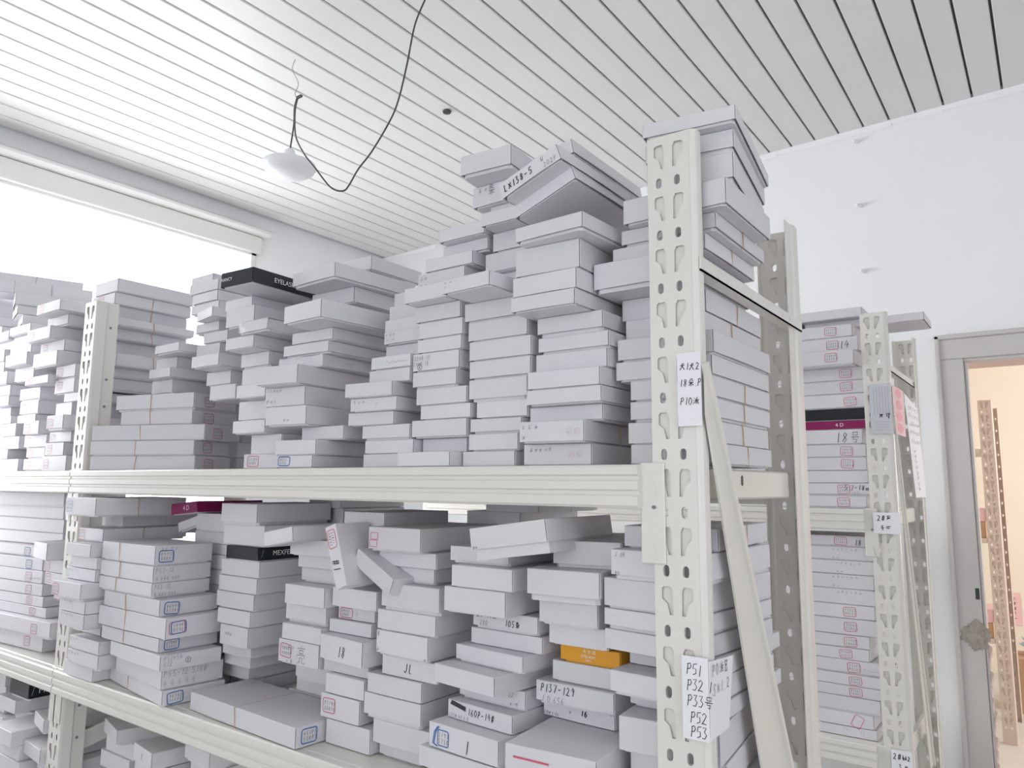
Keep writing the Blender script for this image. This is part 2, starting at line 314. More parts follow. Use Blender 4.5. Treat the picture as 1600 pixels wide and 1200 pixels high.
# next room
struct(MB().box(-1.6, 2.3, 7.5, 7.6, 0, 3).build('wall_beyond', CREAMWALL)); struct(MB().box(-1.6, -1.5, YB + .3, 7.5, 0, 3).build('wall_beyond_left', CREAMWALL))
struct(MB().box(2.0, 2.1, YB + .3, 4.6, 0, 3).box(2.0, 2.1, 6.9, 7.5, 0, 3).box(2.0, 2.1, 4.6, 6.9, 0, .9).box(2.0, 2.1, 4.6, 6.9, 2.5, 3).build('wall_beyond_right', CREAMWALL))
struct(MB().box(-1.6, 2.1, YB + .3, 7.6, 3, 3.1).build('ceiling_beyond', CREAMWALL))

# ------------------------------------------------------------------ racks
PER = .082
def key(mir):
    p = [(.0102, 0), (.013, .0025), (.0235, .003), (.0266, -.003), (.0270, -.036), (.0216, -.036), (.0178, -.021), (.0102, -.0145)]
    return [((.067 - a) if mir else a, b) for a, b in p]
def obround(cx, cz, wd=.0092, h=.0165):
    r = wd / 2; a = h / 2 - r
    return [(cx + r * math.cos(math.radians(t)), cz + a + r * math.sin(math.radians(t))) for t in (0, 45, 90, 135, 180)] + [(cx + r * math.cos(math.radians(t)), cz - a + r * math.sin(math.radians(t))) for t in (180, 225, 270, 315, 360)]
_web = {}
def web(z1, side=1):
    """slotted strip of an upright, one punched tile after another"""
    if (z1, side) not in _web:
        tile = plate_with_holes([(0, .012), (0, .012 - PER), (.067, .012 - PER), (.067, .012)], [key(0), key(1), obround(.0178, -.058), obround(.0472, -.058)], .0018)
        mb = MB(); zt = z1 - .016; mb.box(0, .067, 0, .004, -.0009, .0009); mb.v = [(a, b + z1 - .004, c) for a, b, c in mb.v]
        while zt > .1: mb.add([(a, b + zt, c) for a, b, c in tile[0]], tile[1]); zt -= PER
        mb.box(0, .067, 0, zt + .012, -.0009, .0009)
        # inner sleeve: closes the embossed key slots, leaves the round holes open
        inner = plate_with_holes([(.002, .012), (.002, .012 - PER), (.065, .012 - PER), (.065, .012)], [obround(.0178, -.058), obround(.0472, -.058)], .0012); zt = z1 - .016
        while zt > .1: mb.add([(a, b + zt, c + .0042 * side) for a, b, c in inner[0]], inner[1]); zt -= PER
        _web[(z1, side)] = (mb.v, mb.f)
    return _web[(z1, side)]
def strip(poly, t):
    """thin bent sheet: polyline in xy given thickness, as closed outline"""
    a = [Vector((p[0], p[1], 0)) for p in poly]; L = []; R = []
    for i, p in enumerate(a):
        d = (a[min(i + 1, len(a) - 1)] - a[max(i - 1, 0)]).normalized(); n = Vector((-d.y, d.x, 0)) * t / 2; L.append(p + n); R.append(p - n)
    return [(p.x, p.y) for p in L] + [(p.x, p.y) for p in reversed(R)]
def post(parent, x0, y, facing, mirror, z1=2.03, m=None, deep=.062):
    """channel upright: slotted web .067 wide plus bent edges; facing +1 has its web towards -Y"""
    vs, fs = web(z1, facing); mb = MB()
    W = .077
    def T(u, v, z):
        uu = (W - u) if mirror else u
        return (x0 + uu, y + v * facing, z)
    mb.add([T(.001 + p[0], p[2], p[1]) for p in vs], fs)
    dp = strip([(.001, 0), (.0008, .0015), (0, .006), (0, deep * .45), (.004, deep * .5), (.004, deep)], .0018)
    sh = strip([(.068, 0), (.0715, .001), (.0755, .005), (.0768, .010), (.0768, .020)], .0018)
    for prof in (dp, sh): mb.prism([T(u, v, 0)[:2] for u, v in prof], 'z', 0, z1)
    return mb.build('post', m or PAINT, parent)
def rivets(parent, x, y, zs, axis='x', r=.0045):
    mb = MB()
    for z in zs: mb.lathe([(r, 0), (r, .0012), (r * .6, .002)], 10)
    return mb
BP = [(.03, 0), (-.014, 0), (-.018, .004), (-.018, .017), (-.0135, .0195), (-.0135, .0245), (-.018, .027), (-.018, .039), (-.0135, .0415), (-.0135, .0465), (-.018, .049), (-.018, .060), (-.015, .0632), (.0, .0632), (.0, .060), (.03, .060)]
def beam(parent, x0, x1, y, ztop, plates=(1, 1), m=None, back=False):
    s = -1 if back else 1
    b = MB().prism([(y + a * s, ztop - .064 + z) for a, z in BP], 'x', x0, x1).build('beam', m or PAINT, parent)
    for side, on in ((x1, plates[1]), (x0, plates[0])):
        if not on: continue
        d = 1 if side == x1 else -1
        a, c = (side - .002, side + .036) if d > 0 else (side - .036, side + .002)
        pl = MB().cbox(min(a, c), max(a, c), y - .0055, y - .0015, ztop - .142, ztop + .002, .0018).build('end_plate', m or PAINT, b)
        cx = side + d * .019
        for dz in (-.022, -.115):
            MB().prism([(cx - .004, ztop + dz), (cx - .001, ztop + dz + .001), (cx + .005, ztop + dz - .018), (cx + .004, ztop + dz - .023), (cx - .003, ztop + dz - .014)], 'y', y - .0068, y - .005).build('lug', m or PAINT, b)
        MB().prism(obround(cx + .0005, ztop - .062, .0075, .006), 'y', y - .0058, y - .0052).build('lock_hole', GREYINK, b)
    return b
US, LS, VS, WS, BS = 1.5325, .987, 1.437, .752, .45
RX1 = -.399; RX0 = RX1 - .077
rack = empty('storage_rack', (RX1, 1.0, 0)); tag(rack, 'long cream metal storage rack in the foreground packed with white cartons', 'rack')
def under(root):
    inv = Matrix.Translation(-Vector(root.location))
    for ch in root.children: ch.matrix_parent_inverse = inv
post(rack, RX0, 1.0, 1, False, deep=.02)                 # near front upright
post(rack, RX0, 1.54, -1, True, deep=.075)               # near rear upright
post(rack, -2.321, 1.0, 1, True, deep=.066)              # far front upright
post(rack, -2.321, 1.54, -1, False, deep=.04)
post(rack, -3.47, 1.0, 1, True, deep=.03); post(rack, -3.47, 1.54, -1, False, deep=.03)
for zt, nm in ((US, 0), (LS, 1), (BS, 2)):
    beam(rack, -2.279, RX0 - .016, 1.0, zt); beam(rack, -3.40, -2.284, 1.0, zt, (0, 1))
    beam(rack, -2.26, RX0 - .0, 1.54, zt - .002, (0, 0), back=True); beam(rack, -3.40, -2.32, 1.54, zt - .002, (0, 0), back=True)
    for a, c in ((-2.244, RX0 - .004), (-3.395, -2.325)):
        sb = MB().cbox(a, c, 1.0025, 1.536, zt - .026, zt - .0006, .003).build('shelf_board', PAINT, rack)
        for q in (1.15, 1.32): MB().cbox(a + .01, c - .01, q, q + .05, zt - .044, zt - .0262, .003).build('stiffener', PAINT, sb)
    sbm = MB().cbox(-.432, -.414, 1.025, 1.46, zt - .052, zt - .004, .003).build('side_beam', PAINT, rack)
    MB().prism(obround(1.20, zt - .022, .008, .017), 'x', -.4145, -.4132).build('lock_hole', DARK, sbm)
def tie(parent, x, y0, y1, z):
    return MB().prism([(x, z), (x + .0025, z), (x + .0025, z + .021), (x, z + .021)], 'y', y0, y1).prism([(x + .0025, z), (x + .0025, z + .0022), (x - .020, z + .0022), (x - .020, z)], 'y', y0, y1).build('tie_bar', PAINT, parent)
tb = tie(rack, -.3985, 1.004, 1.535, 1.812)
for yy in (1.40, 1.45):
    MB().tube([(-.3965, yy, 1.823), (-.3945, yy, 1.823)], .0035, 8).build('bolt', PAINT, tb)
def brace(parent, x, tl, tr, br, bl):
    pts = [tl, tr, br, bl]
    b = MB().prism(pts, 'x', x - .003, x).build('brace', PAINT, parent)
    d = (Vector(br) - Vector(tr)); n = Vector((-d.y, d.x)).normalized() * -.009
    lip = [tr, br, (br[0] + n.x, br[1] + n.y), (tr[0] + n.x, tr[1] + n.y)]
    MB().prism(lip, 'x', x - .003, x + .006).build('lip', PAINT, b)
    return b
brace(rack, -.392, (1.0, 1.60), (1.0, 1.676), (1.50, .705), (1.315, .705))
brace(rack, -2.262, (1.07, .76), (1.07, .81), (1.5, .90), (1.5, .85))
# dots of bolts on the far upright's side
for z in (1.955, 1.80, 1.72, 1.35, .90, .885, .80):
    MB().tube([(-2.2480, 1.045, z), (-2.2462, 1.045, z)], .0042, 8).build('bolt', GREYINK, rack)
under(rack)

rack2 = empty('storage_rack', (RX1, 2.5, 0)); tag(rack2, 'cream metal rack standing behind the foreground rack, against the back wall', 'rack')
post(rack2, RX0 + .006, 2.5, 1, False, z1=2.045, deep=.03); post(rack2, RX0 + .012, 3.05, -1, True, z1=2.045, deep=.06)
post(rack2, -2.32, 2.5, 1, True, z1=2.045, deep=.06); post(rack2, -2.32, 3.05, -1, False, z1=2.045, deep=.06)
for zt in (VS, WS, BS - .25):
    beam(rack2, -2.28, RX0 - .010, 2.5, zt); beam(rack2, -2.28, RX0, 3.05, zt, (0, 0), back=True)
    MB().cbox(-2.244, RX0 - .004, 2.5025, 3.046, zt - .026, zt - .0006, .003).build('shelf_board', PAINT, rack2)
    MB().cbox(-.432, -.416, 2.53, 2.98, zt - .052, zt - .004, .003).build('side_beam', PAINT, rack2)
tie(rack2, -.3985, 2.505, 3.04, 1.862)
brace(rack2, -.392, (2.51, 1.66), (2.51, 1.72), (2.86, .62), (2.80, .62))
under(rack2)

rack3 = empty('storage_rack', (-.30, 5.5, 0)); tag(rack3, 'tan rack upright seen through the doorway in the next room', 'rack')
post(rack3, -.377, 5.5, 1, False, z1=2.055, m=BROWNPOST, deep=.03); post(rack3, -.377, 6.1, -1, True, z1=2.055, m=BROWNPOST, deep=.05)
for zt in (1.75, 1.2, .6): MB().cbox(-1.4, -.38, 5.5, 6.1, zt - .03, zt, .003).build('shelf_board', BROWNPOST, rack3)
under(rack3)

# ------------------------------------------------------------------ carton table: stack, centre x y, base z, width, depth, height, yaw, marks
PHRASE = {'A': 'stack behind the near post, upper shelf', 'B': 'first upper-shelf stack left of near post', 'C': 'second upper-shelf stack left of near post', 'E': 'third upper-shelf stack left of near post', 'G': 'fourth upper-shelf stack left of near post', 'H': 'fifth upper-shelf stack left of near post', 'I': 'raised stack behind the fifth upper-shelf stack', 'J': 'lone carton behind the fifth upper-shelf stack', 'K': 'sixth upper-shelf stack left of near post', 'M': 'seventh upper-shelf stack left of near post', 'O': 'eighth upper-shelf stack left of near post', 'P': 'side-on pile beside the far post, upper shelf', 'N': 'stack just behind the far post, upper shelf', 'Q': 'first upper-shelf stack beyond the far post', 'R': 'second upper-shelf stack beyond the far post', 'T': 'third upper-shelf stack beyond the far post', 'LI': 'stack behind the near post, lower shelf', 'LH': 'first lower-shelf stack left of near post', 'LG': 'second lower-shelf stack left of near post', 'LF': 'third lower-shelf stack left of near post', 'LE': 'fourth lower-shelf stack left of near post', 'LD': 'fifth lower-shelf stack left of near post', 'LC': 'sixth lower-shelf stack left of near post', 'LJ': 'seventh lower-shelf stack left of near post', 'LB': 'side-on blue-stamped pile, lower shelf', 'LX': 'flat carton', 'LA': 'stack beside the far post, lower shelf', 'LQ': 'big side-on pile beyond the far post, lower shelf', 'V': 'upper stack of the far rack', 'W': 'lower stack of the far rack', 'LR': 'broken stack beyond the far post, lower shelf', 'LK': 'high pair behind the tilted cartons, lower shelf', 'LM': 'back-row stack under the beam, lower shelf', 'LN': 'back-row stack behind the tilted lid, lower shelf', 'X1': 'heap beyond the far post, bottom shelf', 'X2': 'heap left against the far post, bottom shelf', 'X3': 'front heap beyond the far post, bottom shelf', 'X4': 'heap right of the far post, bottom shelf', 'X5': 'second heap right of the far post, bottom shelf', 'X6': 'third heap right of the far post, bottom shelf', 'X7': 'fourth heap right of the far post, bottom shelf', 'X8': 'left heap beyond the far post, bottom shelf', 'V2': 'second upper stack of the far rack', 'W2': 'second lower stack of the far rack'}
CARTONS = [
    ('A', -0.4691, 1.185, 1.5325, 0.135, 0.27, 0.0319, 0.0, {'band': 'r'}),
    ('A', -0.4733, 1.185, 1.5648, 0.135, 0.27, 0.034, 0.0, {'band': 'r'}),
    ('A', -0.4691, 1.185, 1.5992, 0.135, 0.27, 0.0321, 0.0, {'band': 'r'}),
    ('A', -0.4684, 1.185, 1.6317, 0.135, 0.27, 0.0326, 0.0, {'band': 'r'}),
    ('A', -0.4813, 1.185, 1.6648, 0.16, 0.27, 0.0317, 0.0, {}),
    ('A', -0.4779, 1.185, 1.6968, 0.16, 0.27, 0.0365, 0.0, {}),
    ('A', -0.4908, 1.215, 1.7338, 0.135, 0.27, 0.0368, 0.0, {'band': 'r'}),
    ('A', -0.4966, 1.225, 1.7709, 0.146, 0.27, 0.0374, 0.0, {'band': 'r'}),
    ('A', -0.5062, 1.1632, 1.8088, 0.165, 0.27, 0.0496, 0.0, {}),
    ('A', -0.4858, 1.165, 1.8588, 0.158, 0.23, 0.0266, 0.0, {'band': 'r'}),
    ('A', -0.4686, 1.165, 1.8858, 0.16, 0.23, 0.0275, 0.0, {'band': 'r'}),
    ('A', -0.4493, 1.135, 1.9137, 0.17, 0.21, 0.0422, 0.0, {}),
    ('A', -0.4482, 1.1842, 1.9564, 0.136, 0.27, 0.0496, 8.0, {'lid': 0.8}),
    ('A', -0.4483, 1.1839, 2.0064, 0.14, 0.27, 0.0362, 8.0, {'lid': 0.8}),
    ('A', -0.4412, 1.1735, 2.043, 0.145, 0.29, 0.0266, 8.0, {'lid': 0.85}),
    ('B', -0.6653, 1.1515, 1.5325, 0.128, 0.25, 0.0355, 3.0, {'ink': [('scr', 0.1, 0.75, 0.35, 5), ('stampfaint', 0.72, 0.5)]}),
    ('B', -0.6592, 1.1206, 1.5684, 0.119, 0.25, 0.0348, 4.0, {'ink': [('scr', 0.05, 0.75, 0.3, 3), ('scr', 0.05, 0.25, 0.2, 1), ('stampfaint', 0.78, 0.5)], 'band': 'r'}),
    ('B', -0.6445, 1.155, 1.6036, 0.141, 0.25, 0.0266, 0.0, {}),
    ('B', -0.637, 1.135, 1.6306, 0.143, 0.25, 0.0266, 0.0, {}),
    ('B', -0.6373, 1.135, 1.6576, 0.139, 0.25, 0.0301, 0.0, {}),
    ('B', -0.6343, 1.155, 1.6882, 0.138, 0.25, 0.0315, 0.0, {}),
    ('B', -0.6306, 1.155, 1.72, 0.136, 0.25, 0.0277, 0.0, {}),
    ('B', -0.6369, 1.155, 1.7482, 0.128, 0.25, 0.0344, 0.0, {'lid': 0.8}),
    ('B', -0.6547, 1.1, 1.783, 0.125, 0.25, 0.0266, 0.0, {}),
    ('B', -0.6544, 1.105, 1.81, 0.125, 0.25, 0.0343, 0.0, {}),
    ('B', -0.6568, 1.1112, 1.8447, 0.124, 0.25, 0.0496, 2.0, {}),
    ('B', -0.6256, 1.0829, 1.8947, 0.134, 0.25, 0.0285, -3.0, {'lid': 0.85}),
    ('C', -0.8035, 1.155, 1.5325, 0.117, 0.25, 0.0266, 0.0, {}),
    ('C', -0.7938, 1.155, 1.5595, 0.11, 0.25, 0.0303, 0.0, {}),
    ('C', -0.7886, 1.155, 1.5902, 0.114, 0.25, 0.0266, 0.0, {}),
    ('C', -0.7754, 1.155, 1.6172, 0.112, 0.25, 0.0301, 0.0, {}),
    ('C', -0.7851, 1.155, 1.6477, 0.13, 0.25, 0.0399, 0.0, {}),
    ('C', -0.7815, 1.155, 1.688, 0.136, 0.25, 0.0335, 0.0, {}),
    ('C', -0.7816, 1.155, 1.7218, 0.138, 0.25, 0.0359, 0.0, {}),
    ('C', -0.787, 1.155, 1.7581, 0.133, 0.25, 0.0361, 0.0, {}),
    ('C', -0.7986, 1.155, 1.7946, 0.129, 0.25, 0.036, 0.0, {}),
    ('C', -0.7897, 1.078, 1.831, 0.112, 0.25, 0.0266, -4.0, {'ink': [('scr', 0.05, 0.8, 0.25, 2), ('scr', 0.06, 0.5, 0.2, 1)]}),
    ('C', -0.8004, 1.21, 1.858, 0.148, 0.25, 0.0374, 0.0, {}),
    ('C', -0.7727, 1.1953, 1.8958, 0.15, 0.25, 0.0374, 0.0, {}),
    ('C', -0.756, 1.195, 1.9336, 0.148, 0.25, 0.0372, 0.0, {}),
    ('C', -0.7527, 1.155, 1.9712, 0.149, 0.25, 0.0266, 0.0, {}),
    ('C', -0.7616, 1.195, 1.9982, 0.15, 0.25, 0.0266, 0.0, {}),
    ('C', -0.7975, 1.185, 2.0252, 0.15, 0.25, 0.0418, 0.0, {'ink': [('scr', 0.1, 0.8, 0.2, 2), ('CJK', 0.25, 0.45, 0.5)]}),
    ('C', -0.8164, 1.1247, 2.0674, 0.112, 0.22, 0.0428, 5.0, {}),
    ('E', -0.9312, 1.125, 1.5325, 0.13, 0.25, 0.0266, 0.0, {}),
    ('E', -0.9231, 1.175, 1.5595, 0.112, 0.25, 0.0269, 0.0, {}),
    ('E', -0.9214, 1.155, 1.5868, 0.137, 0.25, 0.0337, 0.0, {}),
    ('E', -0.9061, 1.155, 1.6209, 0.124, 0.25, 0.0266, 0.0, {}),
    ('E', -0.9171, 1.155, 1.6479, 0.126, 0.25, 0.0321, 0.0, {}),
    ('E', -0.9348, 1.155, 1.6804, 0.112, 0.25, 0.0327, 0.0, {}),
    ('E', -0.9324, 1.155, 1.7136, 0.118, 0.25, 0.0351, 0.0, {'ink': [('2248-10', 0.04, 0.62, 0.24), ('2448-78', 0.03, 0.32, 0.22), ('ring', 0.12, 0.1)]}),
    ('E', -0.9245, 1.155, 1.7491, 0.112, 0.25, 0.0266, 0.0, {}),
    ('E', -0.9221, 1.155, 1.7761, 0.112, 0.25, 0.0321, 0.0, {}),
    ('E', -0.9293, 1.155, 1.8086, 0.114, 0.25, 0.0327, 0.0, {}),
    ('E', -0.9338, 1.125, 1.8417, 0.112, 0.25, 0.0304, 0.0, {}),
    ('E', -0.9414, 1.175, 1.8725, 0.122, 0.25, 0.0418, 0.0, {'ink': [('scr', 0.05, 0.75, 0.2, 2), ('scr', 0.05, 0.4, 0.2, 2)]}),
    ('E', -0.9225, 1.175, 1.9148, 0.121, 0.25, 0.0266, 0.0, {}),
    ('E', -0.8974, 1.195, 1.9418, 0.114, 0.25, 0.0266, 0.0, {}),
    ('E', -0.8915, 1.175, 1.9688, 0.115, 0.25, 0.0266, 0.0, {}),
    ('G', -1.0601, 1.155, 1.5325, 0.122, 0.25, 0.0266, 0.0, {}),
    ('G', -1.0503, 1.155, 1.5595, 0.134, 0.25, 0.0266, 0.0, {}),
    ('G', -1.06, 1.155, 1.5865, 0.133, 0.25, 0.0296, 0.0, {}),
    ('G', -1.1067, 1.1516, 1.6165, 0.125, 0.25, 0.0266, 3.0, {}),
    ('G', -1.0899, 1.1415, 1.6435, 0.126, 0.25, 0.0266, 3.0, {'ink': [('scr', 0.08, 0.7, 0.3, 3), ('scr', 0.55, 0.5, 0.2, 1)]}),
    ('G', -1.097, 1.1291, 1.6705, 0.124, 0.25, 0.0287, 5.0, {}),
    ('G', -1.0542, 1.155, 1.6996, 0.115, 0.25, 0.0266, 0.0, {}),
    ('G', -1.0514, 1.155, 1.7266, 0.112, 0.25, 0.0266, 0.0, {'ink': [('scr2', 0.4, 0.5, 0.5, 1)]}),
    ('G', -1.0416, 1.185, 1.7536, 0.111, 0.25, 0.0266, 0.0, {}),
    ('G', -1.0378, 1.175, 1.7806, 0.111, 0.25, 0.0266, 0.0, {'ink': [('scr', 0.05, 0.75, 0.3, 3), ('scr', 0.08, 0.4, 0.3, 2)]}),
    ('G', -1.0463, 1.185, 1.8076, 0.112, 0.25, 0.0276, 0.0, {}),
    ('G', -1.0552, 1.205, 1.8357, 0.112, 0.25, 0.0339, 0.0, {}),
    ('G', -1.0626, 1.225, 1.87, 0.112, 0.25, 0.0331, 0.0, {}),
    ('H', -1.3042, 1.1208, 1.5325, 0.112, 0.25, 0.0266, 4.0, {'stamp': ('blue', 0.06)}),
    ('H', -1.302, 1.1192, 1.5595, 0.122, 0.25, 0.0318, 5.0, {}),
    ('H', -1.2491, 1.155, 1.5917, 0.135, 0.25, 0.0288, 0.0, {}),
    ('H', -1.3257, 1.1103, 1.6209, 0.127, 0.25, 0.0421, 4.0, {'ink': [('scr', 0.45, 0.3, 0.2, 2)]}),
    ('H', -1.3442, 1.1203, 1.6634, 0.126, 0.25, 0.0434, 4.0, {'ink': [('scr', 0.05, 0.85, 0.4, 5), ('scr', 0.05, 0.3, 0.3, 3)]}),
    ('H', -1.3364, 1.0879, 1.7072, 0.123, 0.25, 0.0412, 6.0, {}),
    ('H', -1.3234, 1.1411, 1.7488, 0.141, 0.25, 0.0266, 3.0, {'crumple': 1}),
    ('H', -1.3048, 1.1424, 1.7758, 0.147, 0.25, 0.0266, 2.0, {}),
    ('H', -1.2841, 1.145, 1.8028, 0.137, 0.25, 0.0266, 0.0, {}),
    ('H', -1.2241, 1.09, 1.8298, 0.128, 0.28, 0.04, -3.0, {}),
    ('I', -1.3137, 1.4114, 1.5325, 0.15, 0.22, 0.0414, 0.0, {'hid': 1}),
    ('I', -1.2671, 1.4114, 1.5743, 0.15, 0.22, 0.0414, 0.0, {'hid': 1}),
    ('I', -1.2673, 1.4093, 1.6161, 0.15, 0.22, 0.0414, 0.0, {'hid': 1}),
    ('I', -1.2681, 1.413, 1.6579, 0.15, 0.22, 0.0414, 0.0, {'hid': 1}),
    ('I', -1.3095, 1.4023, 1.6997, 0.15, 0.22, 0.0414, 0.0, {'hid': 1}),
    ('I', -1.3268, 1.4049, 1.7416, 0.15, 0.22, 0.0414, 0.0, {'hid': 1}),
    ('I', -1.3238, 1.4115, 1.7834, 0.15, 0.22, 0.0414, 0.0, {'hid': 1}),
    ('I', -1.345, 1.4043, 1.8252, 0.15, 0.22, 0.0414, 0.0, {'hid': 1}),
    ('I', -1.3455, 1.2432, 1.867, 0.11, 0.24, 0.0396, 0.0, {}),
    ('I', -1.3293, 1.23, 1.907, 0.147, 0.24, 0.0379, 0.0, {}),
    ('I', -1.3134, 1.1639, 1.9453, 0.157, 0.24, 0.0367, -3.0, {}),
    ('J', -1.4971, 1.4464, 1.5325, 0.144, 0.15, 0.0389, 0.0, {'hid': 1}),
    ('J', -1.4918, 1.4298, 1.5718, 0.15, 0.15, 0.0389, 0.0, {'hid': 1}),
    ('J', -1.4187, 1.4292, 1.611, 0.144, 0.15, 0.0389, 0.0, {'hid': 1}),
    ('J', -1.4191, 1.4288, 1.6503, 0.144, 0.15, 0.0389, 0.0, {'hid': 1}),
    ('J', -1.5424, 1.4511, 1.6895, 0.15, 0.15, 0.0389, 0.0, {'hid': 1}),
    ('J', -1.5422, 1.4315, 1.7288, 0.15, 0.15, 0.0389, 0.0, {'hid': 1}),
    ('J', -1.5298, 1.4512, 1.768, 0.15, 0.15, 0.0389, 0.0, {'hid': 1}),
    ('J', -1.5575, 1.4538, 1.8073, 0.15, 0.15, 0.0389, 0.0, {'hid': 1}),
    ('J', -1.5475, 1.4453, 1.8466, 0.15, 0.15, 0.0389, 0.0, {'hid': 1}),
    ('J', -1.5609, 1.4532, 1.8858, 0.15, 0.15, 0.0389, 0.0, {'hid': 1}),
    ('J', -1.5415, 1.454, 1.9251, 0.15, 0.15, 0.0389, 0.0, {'hid': 1}),
    ('J', -1.5333, 1.434, 1.9643, 0.15, 0.15, 0.0389, 0.0, {'hid': 1}),
    ('J', -1.5547, 1.43, 2.0036, 0.15, 0.15, 0.0389, 0.0, {'hid': 1}),
    ('J', -1.5633, 1.427, 2.0429, 0.15, 0.15, 0.0389, 0.0, {'hid': 1}),
    ('J', -1.5301, 1.46, 2.0821, 0.112, 0.2, 0.0396, 0.0, {}),
    ('K', -1.4622, 1.1435, 1.5325, 0.112, 0.24, 0.0332, 6.0, {'stamp': ('red', 0.1)}),
    ('K', -1.5105, 1.2, 1.5661, 0.119, 0.24, 0.0496, 0.0, {}),
    ('K', -1.5402, 1.17, 1.6161, 0.128, 0.24, 0.0319, 0.0, {}),
    ('K', -1.5416, 1.1795, 1.6484, 0.112, 0.24, 0.047, 0.0, {}),
    ('K', -1.4952, 1.14, 1.6958, 0.112, 0.24, 0.0319, 0.0, {}),
    ('K', -1.5213, 1.17, 1.728, 0.112, 0.24, 0.0438, 0.0, {}),
    ('K', -1.5293, 1.17, 1.7722, 0.112, 0.24, 0.0371, 0.0, {}),
    ('K', -1.5204, 1.12, 1.8097, 0.112, 0.24, 0.0296, 0.0, {}),
    ('K', -1.4597, 1.11, 1.8397, 0.112, 0.24, 0.0296, 0.0, {'crumple': 1}),
    ('K', -1.555, 1.14, 1.8697, 0.115, 0.24, 0.0484, 0.0, {}),
    ('K', -1.5785, 1.15, 1.9186, 0.112, 0.24, 0.0266, 0.0, {}),
    ('K', -1.4885, 1.0908, 1.9456, 0.112, 0.27, 0.0367, 4.0, {'black': 1}),
    ('M', -1.64, 1.4121, 1.5325, 0.135, 0.22, 0.0358, 0.0, {'hid': 1}),
    ('M', -1.6411, 1.4114, 1.5687, 0.123, 0.22, 0.0358, 0.0, {'hid': 1}),
    ('M', -1.6369, 1.4062, 1.605, 0.126, 0.22, 0.0358, 0.0, {'hid': 1}),
    ('M', -1.5557, 1.4137, 1.6412, 0.122, 0.22, 0.0358, 0.0, {'hid': 1}),
    ('M', -1.7883, 1.4096, 1.6774, 0.109, 0.22, 0.0358, 0.0, {'hid': 1}),
    ('M', -1.7343, 1.21, 1.7136, 0.117, 0.22, 0.0396, 0.0, {}),
    ('M', -1.7561, 1.21, 1.7536, 0.112, 0.22, 0.0361, 0.0, {}),
    ('M', -1.7256, 1.15, 1.7901, 0.123, 0.22, 0.0317, 0.0, {}),
    ('M', -1.8134, 1.21, 1.8222, 0.112, 0.22, 0.0465, 0.0, {}),
    ('M', -1.7823, 1.21, 1.8691, 0.112, 0.22, 0.0303, 0.0, {}),
    ('M', -1.8231, 1.21, 1.8998, 0.112, 0.22, 0.029, 0.0, {}),
    ('M', -1.7718, 1.1792, 1.9292, 0.112, 0.22, 0.0266, -12.0, {}),
    ('M', -1.8414, 1.21, 1.9562, 0.133, 0.22, 0.0294, 0.0, {}),
    ('M', -1.8453, 1.21, 1.986, 0.122, 0.22, 0.0298, 0.0, {}),
    ('M', -1.854, 1.21, 2.0162, 0.14, 0.22, 0.0305, 0.0, {}),
    ('M', -1.9651, 1.27, 2.0471, 0.112, 0.22, 0.0496, 0.0, {}),
    ('O', -2.0124, 1.4111, 1.5325, 0.109, 0.22, 0.0428, 0.0, {'hid': 1}),
    ('O', -2.008, 1.4105, 1.5757, 0.109, 0.22, 0.0428, 0.0, {'hid': 1}),
    ('O', -2.0142, 1.4269, 1.6188, 0.109, 0.22, 0.0428, 0.0, {'hid': 1}),
    ('O', -2.0145, 1.4258, 1.662, 0.109, 0.22, 0.0428, 0.0, {'hid': 1}),
    ('O', -2.0131, 1.4216, 1.7051, 0.109, 0.22, 0.0428, 0.0, {'hid': 1}),
    ('O', -2.0333, 1.2, 1.7483, 0.112, 0.2, 0.0396, 0.0, {}),
    ('O', -1.9964, 1.17, 1.7883, 0.112, 0.2, 0.0266, 0.0, {}),
    ('O', -2.0175, 1.2, 1.8153, 0.112, 0.2, 0.0346, 0.0, {}),
    ('O', -1.9496, 1.16, 1.8503, 0.124, 0.2, 0.0266, 0.0, {}),
    ('P', -2.0711, 1.133, 1.5325, 0.354, 0.15, 0.0408, 20.0, {'long': 1, 'stamp': ('red', 0.22), 'band': 'f'}),
    ('P', -2.0716, 1.1293, 1.5737, 0.351, 0.15, 0.0412, 20.0, {'long': 1, 'stamp': ('red', 0.22), 'band': 'f'}),
    ('P', -2.0586, 1.1362, 1.6153, 0.38, 0.15, 0.0432, 20.0, {'long': 1, 'stamp': ('red', 0.22), 'band': 'f'}),
    ('P', -2.0523, 1.1698, 1.659, 0.27, 0.17, 0.0409, 14.0, {'long': 1, 'stamp': ('red', 0.22), 'band': 'f'}),
    ('P', -2.0608, 1.1621, 1.7002, 0.294, 0.16, 0.0472, 14.0, {'long': 1, 'stamp': ('red', 0.22), 'band': 'f'}),
    ('N', -2.4594, 1.4109, 1.5325, 0.15, 0.22, 0.0405, 0.0, {'hid': 1}),
    ('N', -2.4525, 1.4114, 1.5734, 0.15, 0.22, 0.0405, 0.0, {'hid': 1}),
    ('N', -2.4519, 1.4251, 1.6143, 0.15, 0.22, 0.0405, 0.0, {'hid': 1}),
    ('N', -2.4226, 1.4288, 1.6552, 0.15, 0.22, 0.0405, 0.0, {'hid': 1}),
    ('N', -2.446, 1.4171, 1.6962, 0.15, 0.22, 0.0405, 0.0, {'hid': 1}),
    ('N', -2.4388, 1.4255, 1.7371, 0.15, 0.22, 0.0405, 0.0, {'hid': 1}),
    ('N', -2.3796, 1.205, 1.778, 0.11, 0.25, 0.0396, 0.0, {}),
    ('N', -2.3697, 1.205, 1.818, 0.11, 0.25, 0.0314, 0.0, {}),
    ('N', -2.3539, 1.205, 1.8498, 0.165, 0.25, 0.0393, 0.0, {'band': 'r'}),
